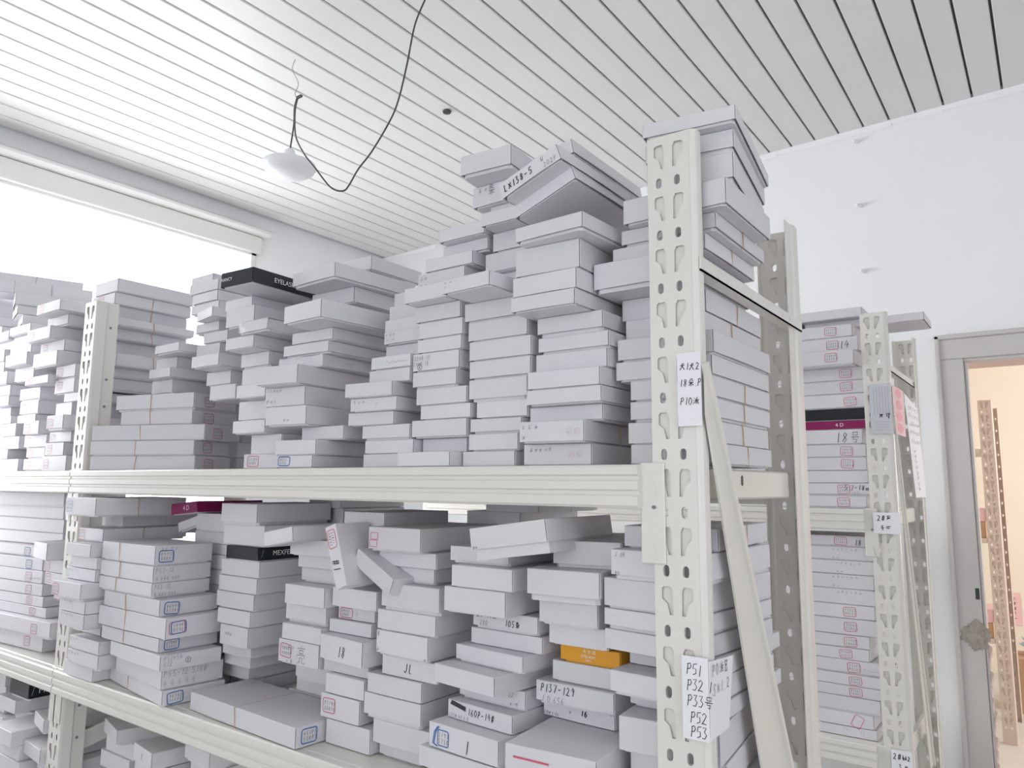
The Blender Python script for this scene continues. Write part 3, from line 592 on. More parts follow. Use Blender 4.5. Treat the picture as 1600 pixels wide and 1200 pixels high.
    ('N', -2.4284, 1.205, 1.8895, 0.139, 0.25, 0.0496, 0.0, {}),
    ('N', -2.411, 1.205, 1.9395, 0.175, 0.25, 0.0342, 0.0, {'band': 'r'}),
    ('N', -2.3528, 1.205, 1.9741, 0.145, 0.25, 0.0266, 0.0, {'band': 'r'}),
    ('N', -2.4011, 1.205, 2.0011, 0.145, 0.25, 0.044, 0.0, {'band': 'r'}),
    ('N', -2.3819, 1.205, 2.0454, 0.145, 0.25, 0.0374, 0.0, {'band': 'r', 'stamp': ('red', 0.25)}),
    ('N', -2.3695, 1.205, 2.0833, 0.145, 0.25, 0.0424, 0.0, {}),
    ('Q', -2.5349, 1.16, 1.5325, 0.172, 0.24, 0.0481, 0.0, {'stamp': ('red', 0.08)}),
    ('Q', -2.5383, 1.16, 1.581, 0.13, 0.24, 0.0411, 0.0, {'stamp': ('red', 0.1)}),
    ('Q', -2.5032, 1.16, 1.6225, 0.15, 0.24, 0.0321, 0.0, {'stamp': ('red', 0.05)}),
    ('Q', -2.4546, 1.12, 1.655, 0.112, 0.24, 0.0465, 0.0, {'stamp': ('red', 0.06)}),
    ('Q', -2.497, 1.16, 1.7019, 0.112, 0.24, 0.0437, 0.0, {}),
    ('Q', -2.4268, 1.16, 1.7459, 0.15, 0.24, 0.0275, 0.0, {}),
    ('Q', -2.506, 1.16, 1.7739, 0.135, 0.24, 0.0466, 0.0, {'stamp': ('red', 0.12)}),
    ('Q', -2.5078, 1.16, 1.8208, 0.134, 0.24, 0.0443, 0.0, {'stamp': ('red', 0.1)}),
    ('Q', -2.6169, 1.14, 1.8655, 0.175, 0.24, 0.0496, 0.0, {'ink': [('scr', 0.08, 0.75, 0.4, 5), ('scr', 0.08, 0.35, 0.2, 2)]}),
    ('Q', -2.62, 1.16, 1.9155, 0.175, 0.24, 0.0378, 0.0, {'stamp': ('red', 0.1)}),
    ('Q', -2.6574, 1.13, 1.9537, 0.175, 0.24, 0.0442, 0.0, {'stamp': ('red', 0.1)}),
    ('Q', -2.597, 1.16, 1.9983, 0.15, 0.24, 0.0362, 0.0, {'stamp': ('red', 0.05)}),
    ('Q', -2.5758, 1.12, 2.0349, 0.169, 0.24, 0.0362, 0.0, {'stamp': ('red', 0.1)}),
    ('R', -2.7038, 1.17, 1.5325, 0.157, 0.24, 0.0418, 0.0, {'stamp': ('red', 0.1)}),
    ('R', -2.6982, 1.17, 1.5747, 0.14, 0.24, 0.0351, 0.0, {'stamp': ('red', 0.1)}),
    ('R', -2.7073, 1.17, 1.6102, 0.169, 0.24, 0.0419, 0.0, {'stamp': ('red', 0.08)}),
    ('R', -2.6984, 1.15, 1.6525, 0.117, 0.24, 0.0433, 0.0, {'stamp': ('red', 0.1)}),
    ('R', -2.7953, 1.17, 1.6962, 0.144, 0.24, 0.027, 0.0, {}),
    ('R', -2.7813, 1.17, 1.7236, 0.146, 0.24, 0.0453, 0.0, {'stamp': ('red', 0.12)}),
    ('R', -2.7842, 1.17, 1.7693, 0.162, 0.24, 0.0442, 0.0, {'stamp': ('red', 0.1)}),
    ('R', -2.6652, 1.14, 1.8139, 0.175, 0.24, 0.0266, 0.0, {'stamp': ('red', 0.1)}),
    ('R', -2.8465, 1.17, 1.8409, 0.154, 0.24, 0.0495, 0.0, {}),
    ('R', -2.8449, 1.14, 1.8908, 0.175, 0.24, 0.0427, 0.0, {'stamp': ('red', 0.1)}),
    ('R', -2.8981, 1.17, 1.9339, 0.175, 0.24, 0.0463, 0.0, {'stamp': ('red', 0.1)}),
    ('R', -2.9215, 1.185, 1.9806, 0.174, 0.24, 0.0324, 0.0, {}),
    ('R', -2.9204, 1.17, 2.0135, 0.175, 0.24, 0.0324, 0.0, {'stamp': ('red', 0.06)}),
    ('R', -2.9103, 1.1725, 2.0463, 0.15, 0.24, 0.031, -15.0, {}),
    ('R', -2.9174, 1.1553, 2.0777, 0.15, 0.24, 0.031, -15.0, {}),
    ('R', -2.9097, 1.1473, 2.1092, 0.15, 0.24, 0.0436, -18.0, {}),
    ('R', -2.9254, 1.1484, 2.1531, 0.15, 0.24, 0.0423, -20.0, {'band': 'r'}),
    ('R', -3.1312, 1.1735, 2.1958, 0.132, 0.33, 0.0435, -20.0, {}),
    ('R', -3.1979, 1.1807, 2.2397, 0.15, 0.33, 0.0435, -20.0, {'band': 'r'}),
    ('T', -2.9017, 1.17, 1.5325, 0.155, 0.24, 0.0434, 0.0, {}),
    ('T', -2.9787, 1.17, 1.5763, 0.119, 0.24, 0.034, 0.0, {'stamp': ('red', 0.6)}),
    ('T', -2.9168, 1.17, 1.6106, 0.165, 0.24, 0.0422, 0.0, {'stamp': ('red', 0.1)}),
    ('T', -2.9457, 1.17, 1.6532, 0.149, 0.24, 0.0457, 0.0, {'stamp': ('red', 0.1)}),
    ('T', -3.0016, 1.17, 1.6993, 0.166, 0.24, 0.0266, 0.0, {}),
    ('T', -3.0875, 1.2, 1.7263, 0.156, 0.24, 0.0382, 0.0, {}),
    ('T', -3.0349, 1.17, 1.7649, 0.16, 0.24, 0.0345, 0.0, {}),
    ('T', -3.0335, 1.17, 1.7998, 0.166, 0.24, 0.0384, 0.0, {}),
    ('T', -3.0311, 1.16, 1.8386, 0.137, 0.24, 0.0471, 0.0, {}),
    ('T', -3.1029, 1.1768, 1.8862, 0.116, 0.24, 0.0436, 0.0, {}),
    ('T', -3.0931, 1.17, 1.9302, 0.116, 0.24, 0.0436, 0.0, {}),
    ('T', -3.0922, 1.1884, 1.9742, 0.159, 0.24, 0.0326, 0.0, {}),
    ('T', -3.0933, 1.17, 2.0072, 0.16, 0.24, 0.0326, 0.0, {}),
    ('T', -3.2091, 1.1885, 2.0402, 0.15, 0.24, 0.033, 0.0, {}),
    ('T', -3.2052, 1.17, 2.0736, 0.15, 0.24, 0.033, 0.0, {}),
    ('T', -3.2268, 1.17, 2.107, 0.15, 0.24, 0.0496, 0.0, {}),
    ('T', -3.3086, 1.193, 2.157, 0.132, 0.24, 0.0496, 0.0, {}),
    ('LI', -0.4766, 1.1812, 0.987, 0.15, 0.27, 0.0422, 0.0, {}),
    ('LI', -0.4766, 1.175, 1.0296, 0.15, 0.27, 0.0422, 0.0, {}),
    ('LI', -0.4865, 1.1894, 1.0722, 0.142, 0.27, 0.0433, 6.0, {}),
    ('LI', -0.4893, 1.1651, 1.116, 0.148, 0.27, 0.0496, 6.0, {}),
    ('LI', -0.484, 1.215, 1.166, 0.15, 0.27, 0.0266, 0.0, {}),
    ('LI', -0.4837, 1.1594, 1.193, 0.15, 0.27, 0.0341, -3.0, {}),
    ('LI', -0.484, 1.215, 1.2275, 0.15, 0.27, 0.0266, 0.0, {}),
    ('LI', -0.49, 1.1629, 1.2545, 0.15, 0.27, 0.0302, -6.0, {}),
    ('LI', -0.4905, 1.1629, 1.2851, 0.15, 0.27, 0.0302, -6.0, {'lid': 0.8}),
    ('LI', -0.4907, 1.163, 1.3157, 0.15, 0.27, 0.0451, -6.0, {}),
    ('LI', -0.4813, 1.1582, 1.3612, 0.15, 0.27, 0.0438, -2.0, {'ink': [('JUJH', 0.05, 0.75, 0.16), ('80', 0.05, 0.12, 0.14)], 'lid': 0.85}),
    ('LI', -0.4874, 1.1987, 1.4054, 0.15, 0.27, 0.0339, 3.0, {'band': 'r'}),
    ('LH', -0.643, 1.148, 0.987, 0.17, 0.25, 0.0431, 0.0, {}),
    ('LH', -0.65, 1.1404, 1.0305, 0.162, 0.25, 0.0431, 0.0, {}),
    ('LH', -0.6385, 1.1031, 1.074, 0.151, 0.3, 0.0432, 5.0, {'lid': 0.9, 'stampred2': 1}),
    ('LH', -0.6545, 1.219, 1.1177, 0.141, 0.25, 0.0266, -3.0, {'ink': [('-D15 -PF', 0.02, 0.84, 0.18), ('16', 0.55, 0.45, 0.4), ('scr', 0.38, 0.5, 0.12, 1), ('210@ 3 44', 0.01, 0.1, 0.2)]}),
    ('LH', -0.6535, 1.1934, 1.1447, 0.147, 0.25, 0.0359, 0.0, {'ink': [('P137-129', 0.07, 0.56, 0.34), ('1 0 656', 0.09, 0.12, 0.28)]}),
    ('LH', -0.6366, 1.205, 1.181, 0.131, 0.25, 0.0327, 0.0, {}),
    ('LH', -0.6305, 1.18, 1.214, 0.112, 0.2, 0.027, 0.0, {'orange': 1}),
    ('LH', -0.6465, 1.1944, 1.2415, 0.111, 0.25, 0.0337, 0.0, {}),
    ('LH', -0.653, 1.175, 1.2756, 0.112, 0.25, 0.0412, 0.0, {}),
    ('LH', -0.6592, 1.1474, 1.3172, 0.129, 0.25, 0.0496, 6.0, {'lid': 0.8}),
    ('LH', -0.6505, 1.1928, 1.3672, 0.119, 0.25, 0.0431, 10.0, {'lean': -7}),
    ('LG', -0.8359, 1.1528, 0.987, 0.17, 0.26, 0.0327, -2.0, {}),
    ('LG', -0.8404, 1.1329, 1.0201, 0.17, 0.26, 0.0327, -2.0, {}),
    ('LG', -0.8232, 1.1358, 1.0532, 0.161, 0.26, 0.0412, -4.0, {'stamp': ('blue2', 0.05), 'ink': [('1', 0.55, 0.15, 0.5)]}),
    ('LG', -0.8132, 1.1694, 1.0948, 0.152, 0.26, 0.0309, -5.0, {'ink': [('160P-14#', 0.34, 0.42, 0.36), ('343@ 44 4 8', 0.03, 0.1, 0.22), ('blot', 0.05, 0.8, 0.25)]}),
    ('LG', -0.8117, 1.1958, 1.1261, 0.151, 0.26, 0.0322, -3.0, {'ink': [('22', 0.76, 0.6, 0.26), ('scr', 0.78, 0.3, 0.15, 2)]}),
    ('LG', -0.8194, 1.138, 1.1587, 0.148, 0.26, 0.0316, -7.0, {}),
    ('LG', -0.7995, 1.1777, 1.1907, 0.16, 0.26, 0.0285, -6.0, {}),
    ('LG', -0.79, 1.2032, 1.2195, 0.159, 0.26, 0.0281, -2.0, {}),
    ('LG', -0.792, 1.2026, 1.2481, 0.146, 0.26, 0.0315, -2.0, {'ink': [('21-10m', 0.07, 0.62, 0.36), ('280', 0.12, 0.18, 0.28), ('105*', 0.52, 0.3, 0.34)]}),
    ('LG', -0.8233, 1.15, 1.28, 0.136, 0.26, 0.0432, 0.0, {}),
    ('LG', -0.8079, 1.15, 1.3236, 0.134, 0.26, 0.0374, 0.0, {}),
    ('LG', -0.8354, 1.1775, 1.3614, 0.134, 0.26, 0.0295, 0.0, {}),
    ('LF', -1.0346, 1.1892, 0.987, 0.114, 0.239, 0.0266, 0.0, {}),
    ('LF', -1.0188, 1.1757, 1.014, 0.146, 0.248, 0.044, 0.0, {}),
    ('LF', -1.0403, 1.1736, 1.0584, 0.151, 0.25, 0.0446, 0.0, {}),
    ('LF', -1.0361, 1.1735, 1.1034, 0.143, 0.25, 0.0367, 0.0, {}),
    ('LF', -1.0042, 1.1773, 1.1405, 0.143, 0.245, 0.0363, 0.0, {'ink': [('JL', 0.42, 0.3, 0.45)]}),
    ('LF', -1.0139, 1.1722, 1.1772, 0.14, 0.25, 0.0452, -2.0, {'ink': [('scr', 0.02, 0.85, 0.1, 1), ('scr', 0.02, 0.2, 0.05, 1), ('scr', 0.92, 0.1, 0.05, 1)]}),
    ('LF', -1.0095, 1.1735, 1.2228, 0.152, 0.25, 0.0387, 0.0, {}),
    ('LF', -1.001, 1.1735, 1.2618, 0.151, 0.25, 0.0496, 0.0, {}),
    ('LF', -1.0154, 1.1878, 1.3118, 0.112, 0.233, 0.0294, 0.0, {}),
    ('LF', -1.0268, 1.1848, 1.3416, 0.153, 0.239, 0.0294, 0.0, {}),
    ('LF', -1.0409, 1.1633, 1.3713, 0.141, 0.242, 0.0461, 0.0, {'stamp': ('red3', 0.03)}),
    ('LE', -1.16, 1.1742, 0.987, 0.128, 0.248, 0.0466, 0.0, {}),
    ('LE', -1.1857, 1.1742, 1.034, 0.115, 0.248, 0.0464, 0.0, {'stamp': ('red', 0.05)}),
    ('LE', -1.1784, 1.178, 1.0807, 0.115, 0.247, 0.0379, 0.0, {}),
    ('LE', -1.1919, 1.1885, 1.119, 0.135, 0.241, 0.0266, 0.0, {}),
    ('LE', -1.1672, 1.1666, 1.146, 0.142, 0.25, 0.0489, -6.0, {'ink': [('18', 0.46, 0.25, 0.42)]}),
    ('LE', -1.1903, 1.1938, 1.1954, 0.128, 0.239, 0.0266, 0.0, {}),
    ('LE', -1.1838, 1.199, 1.2224, 0.111, 0.229, 0.0266, 0.0, {'stamp': ('red', 0.05), 'ink': [('scr', 0.5, 0.5, 0.15, 1)]}),
    ('LE', -1.1713, 1.19, 1.2494, 0.133, 0.25, 0.0389, 0.0, {}),
    ('LD', -1.4142, 1.281, 0.987, 0.149, 0.24, 0.0397, 0.0, {}),
    ('LD', -1.3868, 1.28, 1.0271, 0.147, 0.24, 0.0397, 0.0, {}),
    ('LD', -1.343, 1.24, 1.0672, 0.144, 0.24, 0.0496, 0.0, {}),
    ('LD', -1.3312, 1.1786, 1.1172, 0.135, 0.24, 0.0495, 0.0, {'stamp': ('red', 0.04), 'ink': [('LIANG', 0.45, 0.1, 0.75), ('scr', 0.25, 0.75, 0.2, 2), ('scr', 0.2, 0.15, 0.2, 2)]}),
    ('LD', -1.324, 1.1785, 1.167, 0.131, 0.24, 0.0336, 0.0, {}),
    ('LD', -1.3308, 1.1936, 1.2011, 0.136, 0.24, 0.0416, 0.0, {}),
    ('LD', -1.3091, 1.17, 1.243, 0.131, 0.24, 0.0422, 0.0, {}),
    ('LD', -1.3097, 1.2055, 1.2857, 0.135, 0.222, 0.0306, 0.0, {}),
    ('LD', -1.3137, 1.201, 1.3167, 0.139, 0.225, 0.0266, 0.0, {}),
    ('LD', -1.3263, 1.1935, 1.3437, 0.137, 0.24, 0.0354, 0.0, {}),
    ('LC', -1.7097, 1.3107, 0.987, 0.138, 0.22, 0.0311, 0.0, {'hid': 1}),
    ('LC', -1.7087, 1.28, 1.0185, 0.136, 0.24, 0.0396, 0.0, {}),
    ('LC', -1.6489, 1.2494, 1.0585, 0.11, 0.24, 0.0304, 0.0, {}),
    ('LC', -1.6241, 1.2172, 1.0892, 0.118, 0.216, 0.0304, 0.0, {}),
    ('LC', -1.5893, 1.1913, 1.12, 0.112, 0.232, 0.0474, 0.0, {'ink': [('scr', 0.2, 0.6, 0.25, 3)]}),
    ('LC', -1.596, 1.1921, 1.1678, 0.132, 0.231, 0.0358, 0.0, {}),
    ('LC', -1.601, 1.195, 1.204, 0.151, 0.228, 0.0385, 0.0, {}),
    ('LC', -1.5942, 1.195, 1.2429, 0.153, 0.228, 0.0369, 0.0, {}),
    ('LC', -1.5879, 1.1957, 1.2802, 0.153, 0.229, 0.0385, 0.0, {}),
    ('LC', -1.5755, 1.1928, 1.3191, 0.127, 0.235, 0.0327, 0.0, {'black2': 1}),
    ('LC', -1.5814, 1.1904, 1.3522, 0.165, 0.217, 0.0496, 0.0, {}),
    ('LC', -1.5863, 1.1787, 1.4022, 0.145, 0.22, 0.0496, 0.0, {}),
    ('LJ', -1.8499, 1.2603, 0.987, 0.136, 0.197, 0.0414, 0.0, {'hid': 1}),
    ('LJ', -1.8518, 1.2552, 1.0288, 0.144, 0.209, 0.0414, 0.0, {'hid': 1}),
    ('LJ', -1.8218, 1.2595, 1.0706, 0.15, 0.208, 0.0414, 0.0, {'hid': 1}),
    ('LJ', -1.8228, 1.2532, 1.1124, 0.15, 0.209, 0.0414, 0.0, {'hid': 1}),
    ('LJ', -1.7905, 1.248, 1.1542, 0.15, 0.208, 0.0414, 0.0, {'hid': 1}),
    ('LJ', -1.7948, 1.2511, 1.196, 0.15, 0.205, 0.0414, 0.0, {'hid': 1}),
    ('LJ', -1.7991, 1.255, 1.2378, 0.14, 0.217, 0.0396, 0.0, {}),
    ('LJ', -1.8051, 1.2543, 1.2778, 0.14, 0.218, 0.0373, 0.0, {}),
    ('LJ', -1.808, 1.2572, 1.3155, 0.152, 0.218, 0.0266, 0.0, {}),
    ('LJ', -1.8102, 1.2535, 1.3425, 0.161, 0.22, 0.0317, 0.0, {}),
    ('LJ', -1.7814, 1.24, 1.3746, 0.168, 0.22, 0.0461, 0.0, {}),
    ('LB', -1.8672, 1.0744, 0.987, 0.345, 0.15, 0.0354, -8.0, {'long': 1, 'stamp': ('blue', 0.06), 'band': 'f'}),
    ('LB', -1.8379, 1.0629, 1.0228, 0.27, 0.15, 0.0471, -6.0, {'long': 1, 'ink': [('P55-12 518#', 0.03, 0.6, 0.3, 's'), ('4 4 4 4 4', 0.03, 0.15, 0.3, 's')]}),
    ('LB', -1.8183, 1.0395, 1.0703, 0.27, 0.15, 0.0349, -4.0, {'long': 1, 'ink': [('P51454', 0.06, 0.66, 0.3, 's'), ('512', 0.06, 0.3, 0.3, 's'), ('ring', 0.4, 0.35, 's')]}),
    ('LB', -1.8628, 1.0455, 1.1056, 0.285, 0.15, 0.032, -1.0, {'long': 1, 'stamp': ('blue', 0.07), 'band': 'f'}),
    ('LB', -1.8624, 1.0459, 1.1379, 0.334, 0.15, 0.048, -1.0, {'long': 1, 'stamp': ('bluered', 0.07), 'band': 'f'}),
    ('LB', -1.8666, 1.0454, 1.1863, 0.278, 0.15, 0.0381, -1.0, {'long': 1, 'stamp': ('blue', 0.06), 'band': 'f'}),
    ('LB', -1.9037, 1.0453, 1.2248, 0.27, 0.15, 0.0352, -1.0, {'long': 1, 'band': 'f', 'ink': [('P53-12', 0.04, 0.6, 0.28, 's'), ('4 444 444', 0.04, 0.12, 0.26, 's')]}),
    ('LB', -1.902, 1.0453, 1.2604, 0.27, 0.15, 0.0397, -1.0, {'long': 1, 'band': 'f', 'ink': [('P53-12', 0.04, 0.6, 0.28, 's'), ('4 444 444', 0.04, 0.12, 0.26, 's')]}),
    ('LB', -1.8998, 1.0453, 1.3005, 0.27, 0.15, 0.0473, -1.0, {'long': 1, 'band': 'f', 'stamp': ('blue', 0.05), 'ink': [('scr', 0.1, 0.85, 0.3, 4, 's')]}),
    ('LX', -1.4334, 1.073, 0.987, 0.405, 0.155, 0.0399, -3.0, {'long': 1, 'stamp': ('blue', 0.07), 'band': 'f'}),
    ('LA', -2.1326, 1.0808, 0.987, 0.161, 0.2, 0.0374, 0.0, {}),
    ('LA', -2.081, 1.065, 1.0248, 0.168, 0.2, 0.0374, 0.0, {'ink': [('scr', 0.05, 0.8, 0.4, 4), ('scr', 0.05, 0.2, 0.15, 2)]}),
    ('LA', -2.0793, 1.065, 1.0626, 0.163, 0.2, 0.0342, 0.0, {'ink': [('scr', 0.05, 0.8, 0.3, 3), ('scr', 0.05, 0.2, 0.1, 2)]}),
    ('LA', -2.1456, 1.1, 1.0972, 0.156, 0.2, 0.0266, 0.0, {'ink': [('scr', 0.05, 0.7, 0.2, 2)]}),
    ('LA', -2.1045, 1.04, 1.1242, 0.139, 0.2, 0.0382, 0.0, {'ink': [('scr', 0.1, 0.85, 0.5, 5), ('scr', 0.05, 0.2, 0.1, 1)]}),
    ('LA', -2.1072, 1.04, 1.1629, 0.145, 0.2, 0.0325, 0.0, {'ink': [('scr', 0.1, 0.85, 0.5, 5), ('scr', 0.05, 0.3, 0.15, 1)]}),
    ('LA', -2.1266, 1.03, 1.1957, 0.165, 0.2, 0.0441, 0.0, {'stamp': ('red', 0.03)}),
    ('LA', -2.1311, 1.065, 1.2402, 0.169, 0.2, 0.0314, 0.0, {'ink': [('scr', 0.03, 0.8, 0.5, 5), ('scr', 0.03, 0.25, 0.12, 2)]}),
    ('LA', -2.1174, 1.065, 1.2721, 0.15, 0.2, 0.0315, 0.0, {'ink': [('scr', 0.05, 0.3, 0.1, 1)]}),
    ('LA', -2.1208, 1.05, 1.304, 0.137, 0.2, 0.0335, 0.0, {}),
    ('LA', -2.1663, 1.12, 1.3379, 0.14, 0.24, 0.0357, 0.0, {'stamp': ('red', 0.0), 'band': 'r'}),
    ('LA', -2.2204, 1.19, 1.374, 0.175, 0.24, 0.0355, 0.0, {'stamp': ('red', 0.02)}),
    ('LA', -2.1078, 1.065, 1.41, 0.171, 0.25, 0.0485, 0.0, {'stamp': ('blue0', 0.03), 'band': 'r'}),
    ('LQ', -2.7861, 1.1316, 0.987, 0.52, 0.2, 0.0496, 4.0, {'long': 1, 'stamp': ('red', 0.78)}),
    ('LQ', -2.6959, 1.111, 1.037, 0.52, 0.2, 0.0496, 4.0, {'long': 1, 'stamp': ('red', 0.78)}),
    ('LQ', -2.7817, 1.1316, 1.087, 0.52, 0.2, 0.0297, 4.0, {'long': 1, 'stamp': ('red', 0.8)}),
    ('LQ', -2.8094, 1.1316, 1.1171, 0.52, 0.2, 0.0311, 4.0, {'long': 1, 'stamp': ('red', 0.8)}),
    ('LQ', -2.8212, 1.1316, 1.1486, 0.52, 0.2, 0.0361, 4.0, {'long': 1, 'stamp': ('red', 0.8)}),
    ('LQ', -2.8296, 1.1316, 1.185, 0.52, 0.2, 0.0393, 4.0, {'long': 1, 'stamp': ('red', 0.8), 'ink': [('scr', 0.86, 0.4, 0.12, 8)]}),
    ('LQ', -2.8354, 1.1316, 1.2248, 0.52, 0.2, 0.0363, 4.0, {'long': 1, 'stamp': ('blue', 0.8)}),
    ('LQ', -2.868, 1.1416, 1.2615, 0.52, 0.2, 0.0355, 4.0, {'long': 1, 'stamp': ('blue', 0.78)}),
    ('LQ', -2.8301, 1.1816, 1.2974, 0.52, 0.2, 0.0386, 4.0, {'long': 1}),
    ('LQ', -2.8308, 1.1816, 1.3364, 0.52, 0.2, 0.0437, 4.0, {'long': 1}),
    ('LQ', -2.8389, 1.1816, 1.3805, 0.52, 0.2, 0.041, 4.0, {'long': 1}),
    ('LQ', -2.7984, 1.1616, 1.4219, 0.52, 0.2, 0.0434, 4.0, {'long': 1}),
    ('V', -0.582, 2.655, 1.437, 0.198, 0.25, 0.0385, 0.0, {'stamp': ('red', 0.55)}),
    ('V', -0.5693, 2.655, 1.4759, 0.197, 0.25, 0.0391, 0.0, {'stamp': ('red', 0.5), 'ink': [('5.7-18m', 0.62, 0.45, 0.4), ('140', 0.72, 0.08, 0.3)]}),
    ('V', -0.5749, 2.655, 1.5154, 0.2, 0.25, 0.0391, 0.0, {}),
    ('V', -0.5748, 2.655, 1.555, 0.195, 0.25, 0.0416, 0.0, {'stamp': ('red', 0.6)}),
    ('V', -0.575, 2.655, 1.597, 0.196, 0.25, 0.0396, 0.0, {'stamp': ('red', 0.6)}),
    ('V', -0.5831, 2.655, 1.6369, 0.196, 0.25, 0.0482, 0.0, {'ink': [('18H', 0.6, 0.15, 0.66)]}),
    ('V', -0.5714, 2.655, 1.6855, 0.2, 0.25, 0.0273, 0.0, {'magenta': 1}),
    ('V', -0.567, 2.655, 1.7133, 0.198, 0.25, 0.0384, 0.0, {'black3': 1}),
    ('V', -0.5607, 2.655, 1.752, 0.198, 0.25, 0.0464, 0.0, {'stamp': ('red', 0.62)}),
    ('V', -0.5702, 2.655, 1.7988, 0.2, 0.25, 0.0422, 0.0, {'stamp': ('red', 0.62)}),
    ('V', -0.5666, 2.655, 1.8414, 0.2, 0.25, 0.042, 0.0, {'stamp': ('red', 0.6)}),
    ('V', -0.5866, 2.605, 1.8839, 0.196, 0.25, 0.0496, 0.0, {'stamp': ('red', 0.55)}),
    ('V', -0.5811, 2.655, 1.9339, 0.196, 0.25, 0.0496, 0.0, {'ink': [('14', 0.72, 0.25, 0.5)], 'stamp': ('red', 0.5)}),
    ('V', -0.5954, 2.655, 1.9839, 0.194, 0.25, 0.0406, 0.0, {'stamp': ('red', 0.55)}),
    ('V', -0.4822, 2.685, 2.0249, 0.36, 0.17, 0.0266, 0.0, {'long': 1}),
    ('V', -0.5725, 2.66, 2.0519, 0.198, 0.2, 0.0312, 0.0, {'band': 'r'}),
    ('W', -0.5859, 2.655, 0.752, 0.193, 0.25, 0.0292, 0.0, {'ink': [('scr', 0.5, 0.7, 0.15, 3), ('37', 0.75, 0.4, 0.3)]}),
    ('W', -0.5959, 2.655, 0.7816, 0.196, 0.25, 0.0395, 0.0, {'stamp': ('redt', 0.66)}),
    ('W', -0.5762, 2.655, 0.8215, 0.199, 0.25, 0.0466, 0.0, {}),
    ('W', -0.5655, 2.655, 0.8685, 0.198, 0.25, 0.0324, 0.0, {'stamp': ('red', 0.5)}),
    ('W', -0.5651, 2.655, 0.9013, 0.198, 0.25, 0.0335, 0.0, {'stamp': ('red', 0.5)}),
    ('W', -0.5672, 2.655, 0.9352, 0.198, 0.25, 0.0413, 0.0, {'stamp': ('red', 0.5), 'ink': [('scr2', 0.75, 0.4, 0.2, 1)]}),
    ('W', -0.5981, 2.655, 0.9768, 0.196, 0.25, 0.0354, 0.0, {'stamp': ('red', 0.55)}),
    ('W', -0.5924, 2.655, 1.0127, 0.192, 0.25, 0.038, 0.0, {'stamp': ('red', 0.6)}),
    ('W', -0.5707, 2.655, 1.051, 0.195, 0.25, 0.049, 0.0, {'stamp': ('red', 0.5)}),
    ('W', -0.575, 2.655, 1.1004, 0.194, 0.25, 0.0415, 0.0, {'stamp': ('red', 0.52)}),
    ('W', -0.5654, 2.655, 1.1423, 0.198, 0.25, 0.0464, 0.0, {'ink': [('scr', 0.4, 0.8, 0.4, 6)]}),
    ('W', -0.5758, 2.655, 1.1891, 0.2, 0.25, 0.0438, 0.0, {'ink': [('scr', 0.4, 0.8, 0.4, 6), ('scr', 0.4, 0.2, 0.12, 2)]}),
    ('W', -0.5634, 2.655, 1.2334, 0.198, 0.25, 0.0417, 0.0, {'ink': [('scr', 0.4, 0.8, 0.4, 6), ('scr', 0.4, 0.2, 0.12, 2)]}),
    ('W', -0.5722, 2.655, 1.2754, 0.2, 0.25, 0.0419, 0.0, {'ink': [('scr', 0.4, 0.8, 0.4, 6), ('scr', 0.4, 0.2, 0.12, 2)]}),
    ('W', -0.5679, 2.655, 1.3177, 0.198, 0.25, 0.0334, 0.0, {'stamp': ('red', 0.4), 'ink': [('18', 0.72, 0.2, 0.5)]}),
    ('LR', -2.4013, 1.1887, 0.987, 0.15, 0.22, 0.0408, 0.0, {'hid': 1}),
    ('LR', -2.3568, 1.1975, 1.0282, 0.145, 0.22, 0.0408, 0.0, {'hid': 1}),
    ('LR', -2.3555, 1.1916, 1.0693, 0.146, 0.22, 0.0408, 0.0, {'hid': 1}),
    ('LR', -2.3656, 1.197, 1.1105, 0.15, 0.22, 0.0408, 0.0, {'hid': 1}),
    ('LR', -2.3806, 1.16, 1.1517, 0.14, 0.24, 0.0396, 0.0, {'stamp': ('red', 0.03)}),
    ('LR', -2.452, 1.16, 1.1917, 0.14, 0.24, 0.0365, 0.0, {'stamp': ('red', 0.03)}),
    ('LR', -2.4655, 1.16, 1.2286, 0.14, 0.24, 0.0397, 0.0, {'stamp': ('red', 0.03)}),
    ('LR', -2.4808, 1.1286, 1.2687, 0.14, 0.24, 0.0496, -8.0, {'ink': [('scr', 0.05, 0.7, 0.2, 2)]}),
    ('LK', -1.2045, 1.4122, 0.987, 0.15, 0.218, 0.0408, 0.0, {'hid': 1}),
    ('LK', -1.1934, 1.4114, 1.0282, 0.148, 0.22, 0.0408, 0.0, {'hid': 1}),
    ('LK', -1.1937, 1.4129, 1.0693, 0.148, 0.217, 0.0408, 0.0, {'hid': 1}),
    ('LK', -1.193, 1.4166, 1.1105, 0.148, 0.209, 0.0408, 0.0, {'hid': 1}),
    ('LK', -1.2212, 1.4114, 1.1516, 0.15, 0.22, 0.0408, 0.0, {'hid': 1}),
    ('LK', -1.1979, 1.4189, 1.1928, 0.15, 0.205, 0.0408, 0.0, {'hid': 1}),
    ('LK', -1.2163, 1.4196, 1.234, 0.15, 0.203, 0.0408, 0.0, {'hid': 1}),
    ('LK', -1.2327, 1.4204, 1.2751, 0.15, 0.202, 0.0408, 0.0, {'hid': 1}),
    ('LK', -1.205, 1.4189, 1.3163, 0.15, 0.205, 0.0408, 0.0, {'hid': 1}),
    ('LK', -1.1969, 1.2, 1.3574, 0.114, 0.2, 0.0396, 0.0, {}),
    ('LK', -1.1881, 1.2, 1.3974, 0.124, 0.2, 0.0445, 0.0, {}),
    ('LM', -1.5643, 1.4114, 0.987, 0.144, 0.22, 0.0407, 0.0, {'hid': 1}),
    ('LM', -1.5265, 1.4114, 1.0281, 0.127, 0.22, 0.0407, 0.0, {'hid': 1}),
